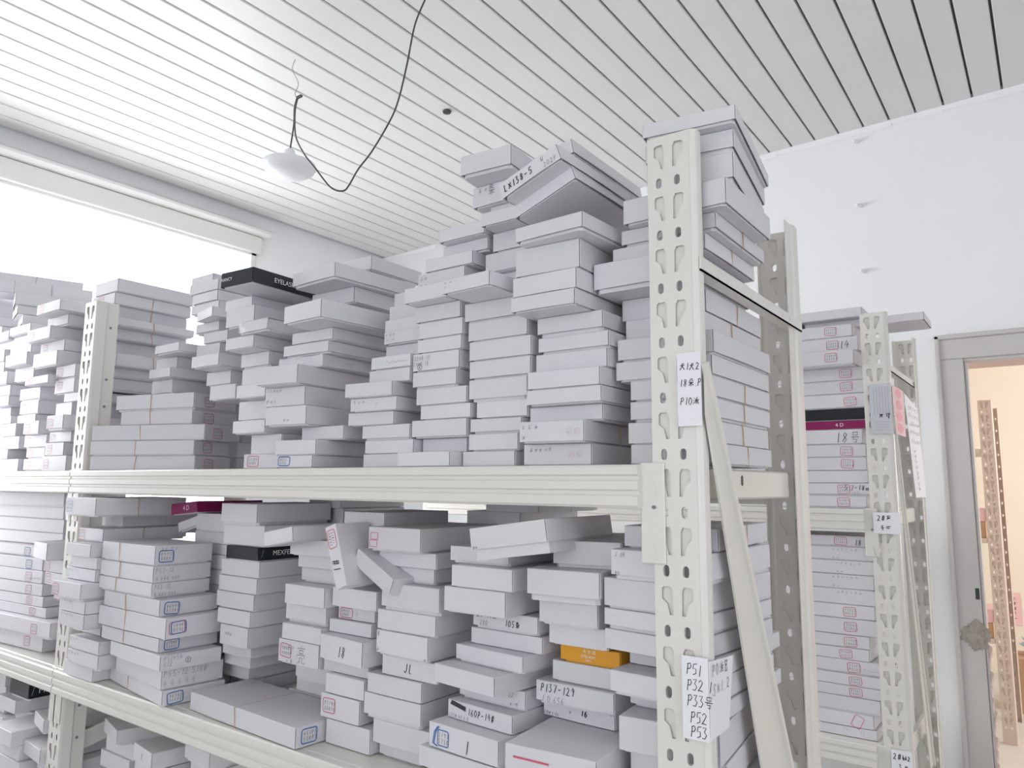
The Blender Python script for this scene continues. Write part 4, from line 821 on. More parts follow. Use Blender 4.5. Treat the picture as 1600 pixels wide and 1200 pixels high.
    ('LM', -1.49, 1.4122, 1.0693, 0.144, 0.218, 0.0407, 0.0, {'hid': 1}),
    ('LM', -1.5616, 1.4242, 1.1104, 0.15, 0.194, 0.0407, 0.0, {'hid': 1}),
    ('LM', -1.5649, 1.4159, 1.1515, 0.15, 0.211, 0.0407, 0.0, {'hid': 1}),
    ('LM', -1.5454, 1.4166, 1.1927, 0.15, 0.209, 0.0407, 0.0, {'hid': 1}),
    ('LM', -1.5644, 1.4166, 1.2338, 0.15, 0.209, 0.0407, 0.0, {'hid': 1}),
    ('LM', -1.5502, 1.4182, 1.2749, 0.15, 0.206, 0.0407, 0.0, {'hid': 1}),
    ('LM', -1.5757, 1.4174, 1.3161, 0.15, 0.208, 0.0407, 0.0, {'hid': 1}),
    ('LM', -1.5661, 1.4151, 1.3572, 0.15, 0.212, 0.0407, 0.0, {'hid': 1}),
    ('LM', -1.5472, 1.4119, 1.3984, 0.132, 0.219, 0.0396, 0.0, {}),
    ('LM', -1.5456, 1.4066, 1.4384, 0.125, 0.229, 0.0318, 0.0, {}),
    ('LN', -0.9934, 1.4166, 0.987, 0.15, 0.209, 0.0414, 0.0, {'hid': 1}),
    ('LN', -0.986, 1.4122, 1.0288, 0.15, 0.218, 0.0414, 0.0, {'hid': 1}),
    ('LN', -0.998, 1.4114, 1.0706, 0.15, 0.22, 0.0414, 0.0, {'hid': 1}),
    ('LN', -0.9824, 1.4129, 1.1124, 0.15, 0.217, 0.0414, 0.0, {'hid': 1}),
    ('LN', -0.9979, 1.4122, 1.1541, 0.15, 0.218, 0.0414, 0.0, {'hid': 1}),
    ('LN', -0.9725, 1.4114, 1.1959, 0.15, 0.22, 0.0414, 0.0, {'hid': 1}),
    ('LN', -0.9729, 1.4114, 1.2377, 0.15, 0.22, 0.0414, 0.0, {'hid': 1}),
    ('LN', -0.9912, 1.4174, 1.2795, 0.15, 0.208, 0.0414, 0.0, {'hid': 1}),
    ('LN', -1.0053, 1.4144, 1.3213, 0.15, 0.214, 0.0414, 0.0, {'hid': 1}),
    ('LN', -0.9744, 1.4159, 1.3631, 0.15, 0.211, 0.0414, 0.0, {'hid': 1}),
    ('LN', -0.9899, 1.4042, 1.4048, 0.146, 0.232, 0.0396, 0.0, {}),
    ('LN', -0.9273, 1.39, 1.4448, 0.138, 0.24, 0.0266, 0.0, {'band': 'r'}),
    ('X1', -2.6797, 1.1944, 0.45, 0.136, 0.22, 0.0419, 0.0, {'hid': 1}),
    ('X1', -2.6737, 1.1834, 0.4923, 0.13, 0.22, 0.0419, 0.0, {'hid': 1}),
    ('X1', -2.6658, 1.1916, 0.5347, 0.137, 0.22, 0.0419, 0.0, {'hid': 1}),
    ('X1', -2.6741, 1.1884, 0.577, 0.143, 0.22, 0.0419, 0.0, {'hid': 1}),
    ('X1', -2.6645, 1.1955, 0.6194, 0.142, 0.22, 0.0419, 0.0, {'hid': 1}),
    ('X1', -2.6708, 1.1944, 0.6617, 0.14, 0.22, 0.0419, 0.0, {'hid': 1}),
    ('X1', -2.6805, 1.1832, 0.7041, 0.135, 0.22, 0.0419, 0.0, {'hid': 1}),
    ('X1', -2.6797, 1.193, 0.7464, 0.135, 0.22, 0.0419, 0.0, {'hid': 1}),
    ('X1', -2.7118, 1.16, 0.7888, 0.138, 0.24, 0.0396, 0.0, {}),
    ('X1', -2.6792, 1.18, 0.8288, 0.139, 0.24, 0.0496, 0.0, {'black2': 1}),
    ('X2', -2.5407, 1.0945, 0.45, 0.136, 0.202, 0.0421, 0.0, {'hid': 1}),
    ('X2', -2.5392, 1.0923, 0.4925, 0.133, 0.205, 0.0421, 0.0, {'hid': 1}),
    ('X2', -2.5196, 1.0861, 0.5349, 0.147, 0.203, 0.0421, 0.0, {'hid': 1}),
    ('X2', -2.5247, 1.0863, 0.5774, 0.148, 0.203, 0.0421, 0.0, {'hid': 1}),
    ('X2', -2.5172, 1.0921, 0.6198, 0.147, 0.205, 0.0421, 0.0, {'hid': 1}),
    ('X2', -2.521, 1.0892, 0.6623, 0.146, 0.206, 0.0421, 0.0, {'hid': 1}),
    ('X2', -2.5379, 1.0918, 0.7047, 0.142, 0.203, 0.0421, 0.0, {'hid': 1}),
    ('X2', -2.5384, 1.0634, 0.7472, 0.142, 0.194, 0.0421, 0.0, {'hid': 1}),
    ('X2', -2.4112, 1.1407, 0.7896, 0.128, 0.24, 0.0396, -12.0, {}),
    ('X3', -2.3576, 1.1481, 0.45, 0.143, 0.22, 0.0388, 0.0, {'hid': 1}),
    ('X3', -2.3992, 1.0874, 0.4892, 0.14, 0.211, 0.0388, 0.0, {'hid': 1}),
    ('X3', -2.3472, 1.1382, 0.5285, 0.141, 0.22, 0.0388, 0.0, {'hid': 1}),
    ('X3', -2.3511, 1.1466, 0.5677, 0.14, 0.22, 0.0388, 0.0, {'hid': 1}),
    ('X3', -2.3564, 1.1307, 0.6069, 0.144, 0.22, 0.0388, 0.0, {'hid': 1}),
    ('X3', -2.3423, 1.1299, 0.6461, 0.142, 0.218, 0.0388, 0.0, {'hid': 1}),
    ('X3', -2.344, 1.1279, 0.6854, 0.142, 0.215, 0.0388, 0.0, {'hid': 1}),
    ('X3', -2.3886, 1.0932, 0.7246, 0.134, 0.197, 0.0396, -5.0, {}),
    ('X4', -2.5058, 1.3084, 0.45, 0.145, 0.206, 0.0404, 0.0, {'hid': 1}),
    ('X4', -2.4954, 1.2984, 0.4908, 0.147, 0.199, 0.0404, 0.0, {'hid': 1}),
    ('X4', -2.4973, 1.3021, 0.5316, 0.144, 0.205, 0.0404, 0.0, {'hid': 1}),
    ('X4', -2.5136, 1.2922, 0.5725, 0.146, 0.202, 0.0404, 0.0, {'hid': 1}),
    ('X4', -2.5047, 1.3005, 0.6133, 0.145, 0.203, 0.0404, 0.0, {'hid': 1}),
    ('X4', -2.4918, 1.3088, 0.6541, 0.145, 0.202, 0.0404, 0.0, {'hid': 1}),
    ('X4', -2.5234, 1.2994, 0.6949, 0.147, 0.203, 0.0404, 0.0, {'hid': 1}),
    ('X4', -2.491, 1.3032, 0.7358, 0.15, 0.196, 0.0404, 0.0, {'hid': 1}),
    ('X4', -2.5202, 1.2738, 0.7766, 0.11, 0.208, 0.0396, -5.0, {}),
    ('X5', -2.0926, 1.1813, 0.45, 0.15, 0.22, 0.0415, 0.0, {'hid': 1}),
    ('X5', -2.0724, 1.1728, 0.4919, 0.15, 0.22, 0.0415, 0.0, {'hid': 1}),
    ('X5', -2.0718, 1.1878, 0.5337, 0.15, 0.22, 0.0415, 0.0, {'hid': 1}),
    ('X5', -2.0819, 1.1786, 0.5756, 0.15, 0.22, 0.0415, 0.0, {'hid': 1}),
    ('X5', -2.0879, 1.1758, 0.6175, 0.15, 0.22, 0.0415, 0.0, {'hid': 1}),
    ('X5', -2.0581, 1.1776, 0.6594, 0.15, 0.22, 0.0415, 0.0, {'hid': 1}),
    ('X5', -2.0585, 1.1883, 0.7012, 0.15, 0.22, 0.0415, 0.0, {'hid': 1}),
    ('X5', -2.0731, 1.1752, 0.7431, 0.15, 0.22, 0.0415, 0.0, {'hid': 1}),
    ('X5', -2.0577, 1.1799, 0.785, 0.15, 0.22, 0.0415, 0.0, {'hid': 1}),
    ('X5', -2.0409, 1.1634, 0.8269, 0.14, 0.24, 0.0396, -14.0, {}),
    ('X6', -1.8535, 1.1464, 0.45, 0.15, 0.22, 0.0413, 0.0, {'hid': 1}),
    ('X6', -1.8308, 1.1498, 0.4917, 0.15, 0.22, 0.0413, 0.0, {'hid': 1}),
    ('X6', -1.8587, 1.1495, 0.5335, 0.15, 0.22, 0.0413, 0.0, {'hid': 1}),
    ('X6', -1.8653, 1.1524, 0.5752, 0.15, 0.22, 0.0413, 0.0, {'hid': 1}),
    ('X6', -1.8524, 1.1459, 0.617, 0.15, 0.22, 0.0413, 0.0, {'hid': 1}),
    ('X6', -1.8389, 1.1565, 0.6587, 0.15, 0.22, 0.0413, 0.0, {'hid': 1}),
    ('X6', -1.8696, 1.1507, 0.7004, 0.15, 0.22, 0.0413, 0.0, {'hid': 1}),
    ('X6', -1.8592, 1.1587, 0.7422, 0.15, 0.22, 0.0413, 0.0, {'hid': 1}),
    ('X6', -1.8389, 1.1449, 0.7839, 0.15, 0.22, 0.0413, 0.0, {'hid': 1}),
    ('X6', -1.8152, 1.1268, 0.8256, 0.115, 0.24, 0.0396, -8.0, {'ink': [('1', 0.45, 0.3, 0.4)]}),
    ('X7', -1.6555, 1.1631, 0.45, 0.15, 0.22, 0.0408, 0.0, {'hid': 1}),
    ('X7', -1.6266, 1.1659, 0.4912, 0.15, 0.22, 0.0408, 0.0, {'hid': 1}),
    ('X7', -1.6419, 1.1695, 0.5324, 0.15, 0.22, 0.0408, 0.0, {'hid': 1}),
    ('X7', -1.6404, 1.1721, 0.5737, 0.15, 0.22, 0.0408, 0.0, {'hid': 1}),
    ('X7', -1.6364, 1.1624, 0.6149, 0.15, 0.22, 0.0408, 0.0, {'hid': 1}),
    ('X7', -1.6358, 1.166, 0.6561, 0.15, 0.22, 0.0408, 0.0, {'hid': 1}),
    ('X7', -1.6448, 1.1667, 0.6973, 0.15, 0.22, 0.0408, 0.0, {'hid': 1}),
    ('X7', -1.6543, 1.1706, 0.7386, 0.15, 0.22, 0.0408, 0.0, {'hid': 1}),
    ('X7', -1.6476, 1.1672, 0.7798, 0.15, 0.22, 0.0408, 0.0, {'hid': 1}),
    ('X7', -1.6364, 1.1718, 0.821, 0.15, 0.22, 0.0408, 0.0, {'hid': 1}),
    ('X7', -1.6194, 1.1457, 0.8622, 0.122, 0.24, 0.0396, -6.0, {}),
    ('X8', -2.8259, 1.195, 0.45, 0.147, 0.22, 0.0379, 0.0, {'hid': 1}),
    ('X8', -2.8227, 1.2083, 0.4883, 0.142, 0.22, 0.0379, 0.0, {'hid': 1}),
    ('X8', -2.8095, 1.2009, 0.5267, 0.133, 0.22, 0.0379, 0.0, {'hid': 1}),
    ('X8', -2.8274, 1.2056, 0.565, 0.145, 0.22, 0.0379, 0.0, {'hid': 1}),
    ('X8', -2.819, 1.2015, 0.6033, 0.141, 0.22, 0.0379, 0.0, {'hid': 1}),
    ('X8', -2.8133, 1.2026, 0.6416, 0.14, 0.22, 0.0379, 0.0, {'hid': 1}),
    ('X8', -2.8214, 1.2082, 0.68, 0.141, 0.22, 0.0379, 0.0, {'hid': 1}),
    ('X8', -2.8213, 1.17, 0.7183, 0.14, 0.24, 0.0396, 0.0, {}),
    ('X8', -2.8663, 1.1878, 0.7583, 0.149, 0.24, 0.042, 0.0, {}),
    ('X8', -2.859, 1.1839, 0.8007, 0.148, 0.24, 0.042, 0.0, {}),
    ('X8', -2.8592, 1.18, 0.843, 0.149, 0.24, 0.042, 0.0, {}),
    ('V2', -0.7838, 2.655, 1.437, 0.198, 0.25, 0.0385, 0.0, {'stamp': ('red', 0.62)}),
    ('V2', -0.7703, 2.655, 1.4759, 0.197, 0.25, 0.0391, 0.0, {'stamp': ('red', 0.62)}),
    ('V2', -0.7791, 2.655, 1.5154, 0.2, 0.25, 0.0391, 0.0, {'stamp': ('red', 0.62)}),
    ('V2', -0.7742, 2.655, 1.555, 0.195, 0.25, 0.0416, 0.0, {'stamp': ('red', 0.62)}),
    ('V2', -0.7752, 2.655, 1.597, 0.196, 0.25, 0.0396, 0.0, {'stamp': ('red', 0.62)}),
    ('V2', -0.783, 2.655, 1.6369, 0.196, 0.25, 0.0482, 0.0, {'stamp': ('red', 0.62)}),
    ('V2', -0.7744, 2.655, 1.6855, 0.2, 0.25, 0.0273, 0.0, {'stamp': ('red', 0.62)}),
    ('V2', -0.7688, 2.655, 1.7133, 0.198, 0.25, 0.0384, 0.0, {'stamp': ('red', 0.62)}),
    ('V2', -0.7633, 2.655, 1.752, 0.198, 0.25, 0.0464, 0.0, {'stamp': ('red', 0.62)}),
    ('V2', -0.7757, 2.655, 1.7988, 0.2, 0.25, 0.0422, 0.0, {'stamp': ('red', 0.62)}),
    ('V2', -0.7708, 2.655, 1.8414, 0.2, 0.25, 0.042, 0.0, {'stamp': ('red', 0.62)}),
    ('V2', -0.7857, 2.605, 1.8839, 0.196, 0.25, 0.0496, 0.0, {'stamp': ('red', 0.62)}),
    ('V2', -0.7811, 2.655, 1.9339, 0.196, 0.25, 0.0496, 0.0, {'stamp': ('red', 0.62)}),
    ('V2', -0.794, 2.655, 1.9839, 0.194, 0.25, 0.0406, 0.0, {'stamp': ('red', 0.62)}),
    ('V2', -0.7754, 2.685, 2.0249, 0.2, 0.17, 0.0266, 0.0, {'stamp': ('red', 0.62)}),
    ('V2', -0.7732, 2.66, 2.0519, 0.198, 0.2, 0.0312, 0.0, {'stamp': ('red', 0.62)}),
    ('W2', -0.782, 2.655, 0.752, 0.193, 0.25, 0.0292, 0.0, {'stamp': ('red', 0.62)}),
    ('W2', -0.7961, 2.655, 0.7816, 0.196, 0.25, 0.0395, 0.0, {'stamp': ('red', 0.62)}),
    ('W2', -0.7787, 2.655, 0.8215, 0.199, 0.25, 0.0466, 0.0, {'stamp': ('red', 0.62)}),
    ('W2', -0.7673, 2.655, 0.8685, 0.198, 0.25, 0.0324, 0.0, {'stamp': ('red', 0.62)}),
    ('W2', -0.7674, 2.655, 0.9013, 0.198, 0.25, 0.0335, 0.0, {'stamp': ('red', 0.62)}),
    ('W2', -0.7698, 2.655, 0.9352, 0.198, 0.25, 0.0413, 0.0, {'stamp': ('red', 0.62)}),
    ('W2', -0.7982, 2.655, 0.9768, 0.196, 0.25, 0.0354, 0.0, {'stamp': ('red', 0.62)}),
    ('W2', -0.7886, 2.655, 1.0127, 0.192, 0.25, 0.038, 0.0, {'stamp': ('red', 0.62)}),
    ('W2', -0.7701, 2.655, 1.051, 0.195, 0.25, 0.049, 0.0, {'stamp': ('red', 0.62)}),
    ('W2', -0.7736, 2.655, 1.1004, 0.194, 0.25, 0.0415, 0.0, {'stamp': ('red', 0.62)}),
    ('W2', -0.768, 2.655, 1.1423, 0.198, 0.25, 0.0464, 0.0, {'stamp': ('red', 0.62)}),
    ('W2', -0.78, 2.655, 1.1891, 0.2, 0.25, 0.0438, 0.0, {'stamp': ('red', 0.62)}),
    ('W2', -0.7659, 2.655, 1.2334, 0.198, 0.25, 0.0417, 0.0, {'stamp': ('red', 0.62)}),
    ('W2', -0.7764, 2.655, 1.2754, 0.2, 0.25, 0.0419, 0.0, {'stamp': ('red', 0.62)}),
    ('W2', -0.7705, 2.655, 1.3177, 0.198, 0.25, 0.0334, 0.0, {'stamp': ('red', 0.62)}),
    ('LJ', -2.1618, 1.4417, 0.987, 0.149, 0.155, 0.0396, 0.0, {'hid': 1}),
    ('LJ', -2.2096, 1.3892, 1.027, 0.15, 0.155, 0.0396, 0.0, {'hid': 1}),
    ('LJ', -2.1634, 1.4305, 1.067, 0.146, 0.155, 0.0396, 0.0, {'hid': 1}),
    ('LJ', -2.1649, 1.4358, 1.107, 0.15, 0.155, 0.0396, 0.0, {'hid': 1}),
    ('LJ', -2.1614, 1.4399, 1.147, 0.15, 0.155, 0.0396, 0.0, {'hid': 1}),
    ('LJ', -2.2133, 1.3897, 1.187, 0.15, 0.155, 0.0396, 0.0, {'hid': 1}),
    ('LJ', -2.1614, 1.4289, 1.227, 0.15, 0.155, 0.0396, 0.0, {'hid': 1}),
    ('LJ', -2.2127, 1.389, 1.267, 0.15, 0.155, 0.0396, 0.0, {'hid': 1}),
    ('LJ', -2.163, 1.4439, 1.307, 0.147, 0.155, 0.0396, 0.0, {'hid': 1}),
    ('LJ', -2.2096, 1.3889, 1.347, 0.15, 0.155, 0.0396, 0.0, {'hid': 1}),
    ('LJ', -2.1614, 1.4395, 1.387, 0.15, 0.155, 0.0396, 0.0, {'hid': 1}),
    ('LJ', -2.011, 1.4439, 0.987, 0.149, 0.155, 0.0396, 0.0, {'hid': 1}),
    ('LJ', -2.04, 1.4286, 1.027, 0.15, 0.155, 0.0396, 0.0, {'hid': 1}),
    ('LJ', -2.017, 1.4305, 1.067, 0.145, 0.155, 0.0396, 0.0, {'hid': 1}),
    ('LJ', -2.0157, 1.4376, 1.107, 0.15, 0.155, 0.0396, 0.0, {'hid': 1}),
    ('LJ', -2.0086, 1.4386, 1.147, 0.15, 0.155, 0.0396, 0.0, {'hid': 1}),
    ('LJ', -2.0302, 1.4328, 1.187, 0.15, 0.155, 0.0396, 0.0, {'hid': 1}),
    ('LJ', -2.0086, 1.4326, 1.227, 0.15, 0.155, 0.0396, 0.0, {'hid': 1}),
    ('LJ', -2.0402, 1.4378, 1.267, 0.149, 0.155, 0.0396, 0.0, {'hid': 1}),
    ('LJ', -2.0133, 1.4322, 1.307, 0.147, 0.155, 0.0396, 0.0, {'hid': 1}),
    ('LJ', -2.0441, 1.4422, 1.347, 0.15, 0.155, 0.0396, 0.0, {'hid': 1}),
    ('LJ', -2.0085, 1.4418, 1.387, 0.15, 0.155, 0.0396, 0.0, {'hid': 1}),
    ('LJ', -1.8572, 1.4365, 0.987, 0.15, 0.149, 0.0396, 0.0, {'hid': 1}),
    ('LJ', -1.8765, 1.4386, 1.027, 0.15, 0.149, 0.0396, 0.0, {'hid': 1}),
    ('LJ', -1.8664, 1.4422, 1.067, 0.149, 0.149, 0.0396, 0.0, {'hid': 1}),
    ('LJ', -1.8626, 1.4468, 1.107, 0.15, 0.149, 0.0396, 0.0, {'hid': 1}),
    ('LJ', -1.8556, 1.4367, 1.147, 0.15, 0.149, 0.0396, 0.0, {'hid': 1}),
    ('LJ', -1.8631, 1.4323, 1.187, 0.15, 0.149, 0.0396, 0.0, {'hid': 1}),
    ('LJ', -1.8556, 1.4443, 1.227, 0.15, 0.149, 0.0396, 0.0, {'hid': 1}),
    ('LJ', -1.8868, 1.4439, 1.267, 0.149, 0.155, 0.0396, 0.0, {'hid': 1}),
    ('LJ', -1.862, 1.4454, 1.307, 0.15, 0.152, 0.0396, 0.0, {'hid': 1}),
    ('LJ', -1.8899, 1.4439, 1.347, 0.15, 0.155, 0.0396, 0.0, {'hid': 1}),
    ('M', -2.1249, 1.4439, 1.5325, 0.109, 0.155, 0.0396, 0.0, {'hid': 1}),
    ('M', -2.1244, 1.44, 1.5725, 0.109, 0.155, 0.0396, 0.0, {'hid': 1}),
    ('M', -2.1263, 1.4322, 1.6125, 0.109, 0.155, 0.0396, 0.0, {'hid': 1}),
    ('M', -2.1269, 1.4398, 1.6525, 0.109, 0.155, 0.0396, 0.0, {'hid': 1}),
    ('M', -2.1265, 1.4352, 1.6925, 0.109, 0.155, 0.0396, 0.0, {'hid': 1}),
    ('M', -2.1251, 1.4441, 1.7325, 0.109, 0.155, 0.0396, 0.0, {'hid': 1}),
    ('M', -2.0718, 1.4436, 1.7725, 0.15, 0.155, 0.0396, 0.0, {'hid': 1}),
    ('M', -2.0845, 1.4445, 1.8125, 0.15, 0.155, 0.0396, 0.0, {'hid': 1}),
    ('M', -2.082, 1.4394, 1.8525, 0.15, 0.155, 0.0396, 0.0, {'hid': 1}),
    ('M', -2.0736, 1.4423, 1.8925, 0.15, 0.155, 0.0396, 0.0, {'hid': 1}),
    ('M', -1.8962, 1.4294, 1.5325, 0.115, 0.155, 0.0396, 0.0, {'hid': 1}),
    ('M', -1.8954, 1.4315, 1.5725, 0.11, 0.155, 0.0396, 0.0, {'hid': 1}),
    ('M', -1.8952, 1.4453, 1.6125, 0.109, 0.155, 0.0396, 0.0, {'hid': 1}),
    ('M', -1.9011, 1.4427, 1.6525, 0.109, 0.155, 0.0396, 0.0, {'hid': 1}),
    ('M', -1.9003, 1.4369, 1.6925, 0.109, 0.155, 0.0396, 0.0, {'hid': 1}),
    ('M', -1.8813, 1.4399, 1.7325, 0.139, 0.155, 0.0396, 0.0, {'hid': 1}),
    ('M', -1.9176, 1.4368, 1.7725, 0.15, 0.155, 0.0396, 0.0, {'hid': 1}),
    ('M', -1.9303, 1.4306, 1.8125, 0.15, 0.155, 0.0396, 0.0, {'hid': 1}),
    ('M', -1.9278, 1.435, 1.8525, 0.15, 0.155, 0.0396, 0.0, {'hid': 1}),
    ('M', -1.9194, 1.4451, 1.8925, 0.15, 0.155, 0.0396, 0.0, {'hid': 1}),
    ('M', -1.773, 1.4326, 1.5325, 0.125, 0.155, 0.0396, 0.0, {'hid': 1}),
    ('M', -1.7708, 1.4307, 1.5725, 0.131, 0.155, 0.0396, 0.0, {'hid': 1}),
    ('M', -1.7707, 1.4322, 1.6125, 0.133, 0.155, 0.0396, 0.0, {'hid': 1}),
    ('M', -1.6751, 1.4281, 1.6525, 0.109, 0.155, 0.0396, 0.0, {'hid': 1}),
    ('M', -1.6748, 1.4349, 1.6925, 0.109, 0.155, 0.0396, 0.0, {'hid': 1}),
    ('M', -1.7338, 1.4413, 1.7325, 0.15, 0.155, 0.0396, 0.0, {'hid': 1}),
    ('M', -1.748, 1.4369, 1.7725, 0.15, 0.155, 0.0396, 0.0, {'hid': 1}),
    ('M', -1.7372, 1.4299, 1.8125, 0.15, 0.155, 0.0396, 0.0, {'hid': 1}),
    ('M', -1.7483, 1.4333, 1.8525, 0.15, 0.155, 0.0396, 0.0, {'hid': 1}),
    ('F', 'white carton leaning on top of first upper-shelf stack left of near post', (-0.656, 1.12, 1.9721), 0.13, 0.27, 0.028, 0.0, 20.0, {}),
    ('F', 'inked white carton leaning topmost above the second upper-shelf stack', (-0.659, 1.075, 1.9946), 0.125, 0.25, 0.03, 0.0, 20.0, {'ink': [('LX138-5', 0.08, 0.3, 0.42), ('W', 0.72, 0.55, 0.3), ('202P', 0.74, 0.15, 0.3)]}),
    ('F', 'white carton leaning highest behind the two tilted top cartons', (-0.7318, 1.24, 2.0884), 0.13, 0.28, 0.03, 0.0, 12.0, {}),
    ('F', 'white carton with lifted lid, tilted on the second lower-shelf stack', (-0.7165, 1.0847, 1.3876), 0.145, 0.24, 0.052, 4.0, 8.0, {'lid': 0.66, 'ink': [('scr', 0.02, 0.4, 0.08, 2)]}),
    ('F', 'narrow red-stamped carton standing on end with hash mark, lower shelf', (-1.1725, 1.045, 1.3537), 0.125, 0.09, 0.032, 0.0, -71.0, {'ink': [('#1', 0.55, 0.2, 0.6)], 'stamp': ('red', 0.05)}),
    ('F', 'white carton tipped down to the right beside the standing carton', (-1.0821, 1.0854, 1.3155), 0.13, 0.11, 0.036, -8.0, -23.0, {}),
    ('F', 'white carton tilted over the black box on the lower shelf', (-1.3351, 1.1153, 1.3718), 0.115, 0.22, 0.032, -6.0, 9.0, {}),
    ('F', 'magenta carton printed 4 D under the upper beam', (-1.8783, 1.2, 1.418), 0.125, 0.2, 0.03, 0.0, 5.0, {'mag2': 1}),
    ('F', 'small white carton tilted below the magenta box', (-1.9005, 1.23, 1.3754), 0.1, 0.2, 0.028, 0.0, 14.0, {}),
]

# ------------------------------------------------------------------ cartons
ORD = ['topmost', 'second from top', 'third from top', 'fourth from top', 'fifth from top', 'sixth from top', 'seventh from top', 'eighth from top', 'ninth from top', 'tenth from top',
       'eleventh from top', 'twelfth from top', 'thirteenth from top', 'fourteenth from top', 'fifteenth from top', 'sixteenth from top', 'seventeenth from top', 'eighteenth from top', 'nineteenth from top']
def lid_shape(mb, w, d, h, zb, bows, crumple, r):
    """telescoping lid: chamfered top and four slightly bowed walls that part at the corners"""
    c = .0011; g = .0017; t = .0011
    nz = 2 if not crumple else 4; nu = 4 if not crumple else 8
    ph = [(r.uniform(20, 60), r.uniform(20, 60), r.uniform(0, 6)) for _ in range(4)]
    def dent(u, z, amp): return sum(math.sin(a * u + b * z + p) for a, b, p in ph) * amp * .25 if amp else 0
    amp = .007 if crumple else 0
    mb.add([(-w / 2 + c, -d / 2 + c, h), (w / 2 - c, -d / 2 + c, h), (w / 2 - c, d / 2 - c, h), (-w / 2 + c, d / 2 - c, h)], [(0, 1, 2, 3)])
    mb.add([(-w / 2 + c, -d / 2 + c, h - t), (w / 2 - c, -d / 2 + c, h - t), (w / 2 - c, d / 2 - c, h - t), (-w / 2 + c, d / 2 - c, h - t)], [(3, 2, 1, 0)])
    for k in range(4):
        L, D = (w, d) if k % 2 == 0 else (d, w); a = k * PI / 2; ca, sa = math.cos(a), math.sin(a)
        vs = []; rows = nz + 2
        def place(u, out, z): xx, yy = u, -(D / 2 + out); return (xx * ca - yy * sa, xx * sa + yy * ca, z)
        for inner in (0, 1):
            for j in range(rows):
                if j == rows - 1: z, off, e = h, -c, 0
                else: z = zb + (h - c - zb) * j / nz; off = 0; e = 1 - (z - zb) / max(h - zb, 1e-6)
                for i in range(nu + 1):
                    f = i / nu; lim = L / 2 - (g if j < rows - 1 else c)
                    u = -lim + 2 * lim * f
                    o = off + bows[k] * math.sin(PI * f) * e + (abs(dent(u, z, amp)) * -1 if j < rows - 1 else 0)
                    vs.append(place(u, o - (t if inner else 0), z - (t * .6 if inner and j == rows - 1 else 0)))
        n = nu + 1; N = rows * n; fs = []
        for j in range(rows - 1):
            for i in range(nu):
                p, q, s_, t_ = j * n + i, j * n + i + 1, (j + 1) * n + i + 1, (j + 1) * n + i
                fs.append((p, q, s_, t_)); fs.append((N + t_, N + s_, N + q, N + p))
        for i in range(nu): fs.append((i, N + i, N + i + 1, i + 1))
        for j in range(rows - 1): fs.append((j * n, (j + 1) * n, N + (j + 1) * n, N + j * n)); fs.append((j * n + nu, N + j * n + nu, N + (j + 1) * n + nu, (j + 1) * n + nu))
        mb.add(vs, fs)
def face_fn(face, w, d, h, zb, bow, lift=.0006):
    """(u, v) in metres from the lower left of a face -> local point just proud of the lid"""
    L = w if face == 'f' else d
    def P(u, v):
        f = min(max(u / L, 0), 1); e = 1 - (v - zb) / max(h - zb, 1e-6); e = min(max(e, 0), 1)
        out = bow * math.sin(PI * f) * e + lift
        if face == 'f': return (-w / 2 + u, -d / 2 - out, v)
        return (w / 2 + out, -d / 2 + u, v)
    return P
def do_stamp(root, st, w, d, h, P, L, r):
    kind, u = st
    sw, sh = .036, min(.027, h * .70); x0 = .003 + u * L; x0 = min(x0, L - sw - .002); y0 = (h - sh) * r.uniform(.35, .65); tilt = r.uniform(-.09, .09)
    def frame(m, k=1.0, dx=0, wd=.0016, name='stamp'):
        ink = Ink(P, wd); ink.rrect(x0 + dx, y0, x0 + sw * k + dx, y0 + sh, .005, wd, tilt); return ink.build(name, m, root)
    if kind == 'redt': tilt = 1.1; x0 = min(x0, L - .05)
    if kind in ('red', 'redt'): o = frame(REDINK); ink2 = 1
    elif kind == 'blue': o = frame(BLUEINK, wd=.0024)
    elif kind == 'blue0': o = frame(BLUEINK, wd=.001)
    elif kind == 'bluered': frame(REDINK, 1.05, -.005, .0018); o = frame(BLUEINK, wd=.0024)
    elif kind == 'blue2':
        ink = Ink(P, .0022)
        for q in (0, .003): ink.stroke([(x0 + .012 + q, y0 + sh + .004), (x0 + .004 + q, y0 + sh - .006), (x0 + q, y0 + .002), (x0 + .010 + q, y0 - .001)])
        ink.rrect(x0 + .012, y0 + .001, x0 + sw + .002, y0 + sh - .001, .004, .0018); ink.build('stamp', BLUEINK, root)
    elif kind == 'red3':
        ink = Ink(P, .0011); ink.rrect(x0, y0 + sh * .53, x0 + .02, y0 + sh, .001, .0011); ink.rrect(x0 - .002, y0, x0 + .018, y0 + sh * .46, .001, .0011); ink.build('stamp', REDINK, root); return
    ink = Ink(P, .0007)
    s_ = sh * .26; off = .014 if kind == 'blue2' else .005
    for line in (.56, .18):
        n = 4 if kind != 'blue2' else 3
        if kind == 'redt': continue
        ink.write(''.join(r.choice('0123456789SP') for _ in range(n + 1)), x0 + off, y0 + sh * line, s_, r, adv=.95)
    ink.build('stamp_writing', BLACKINK, root)
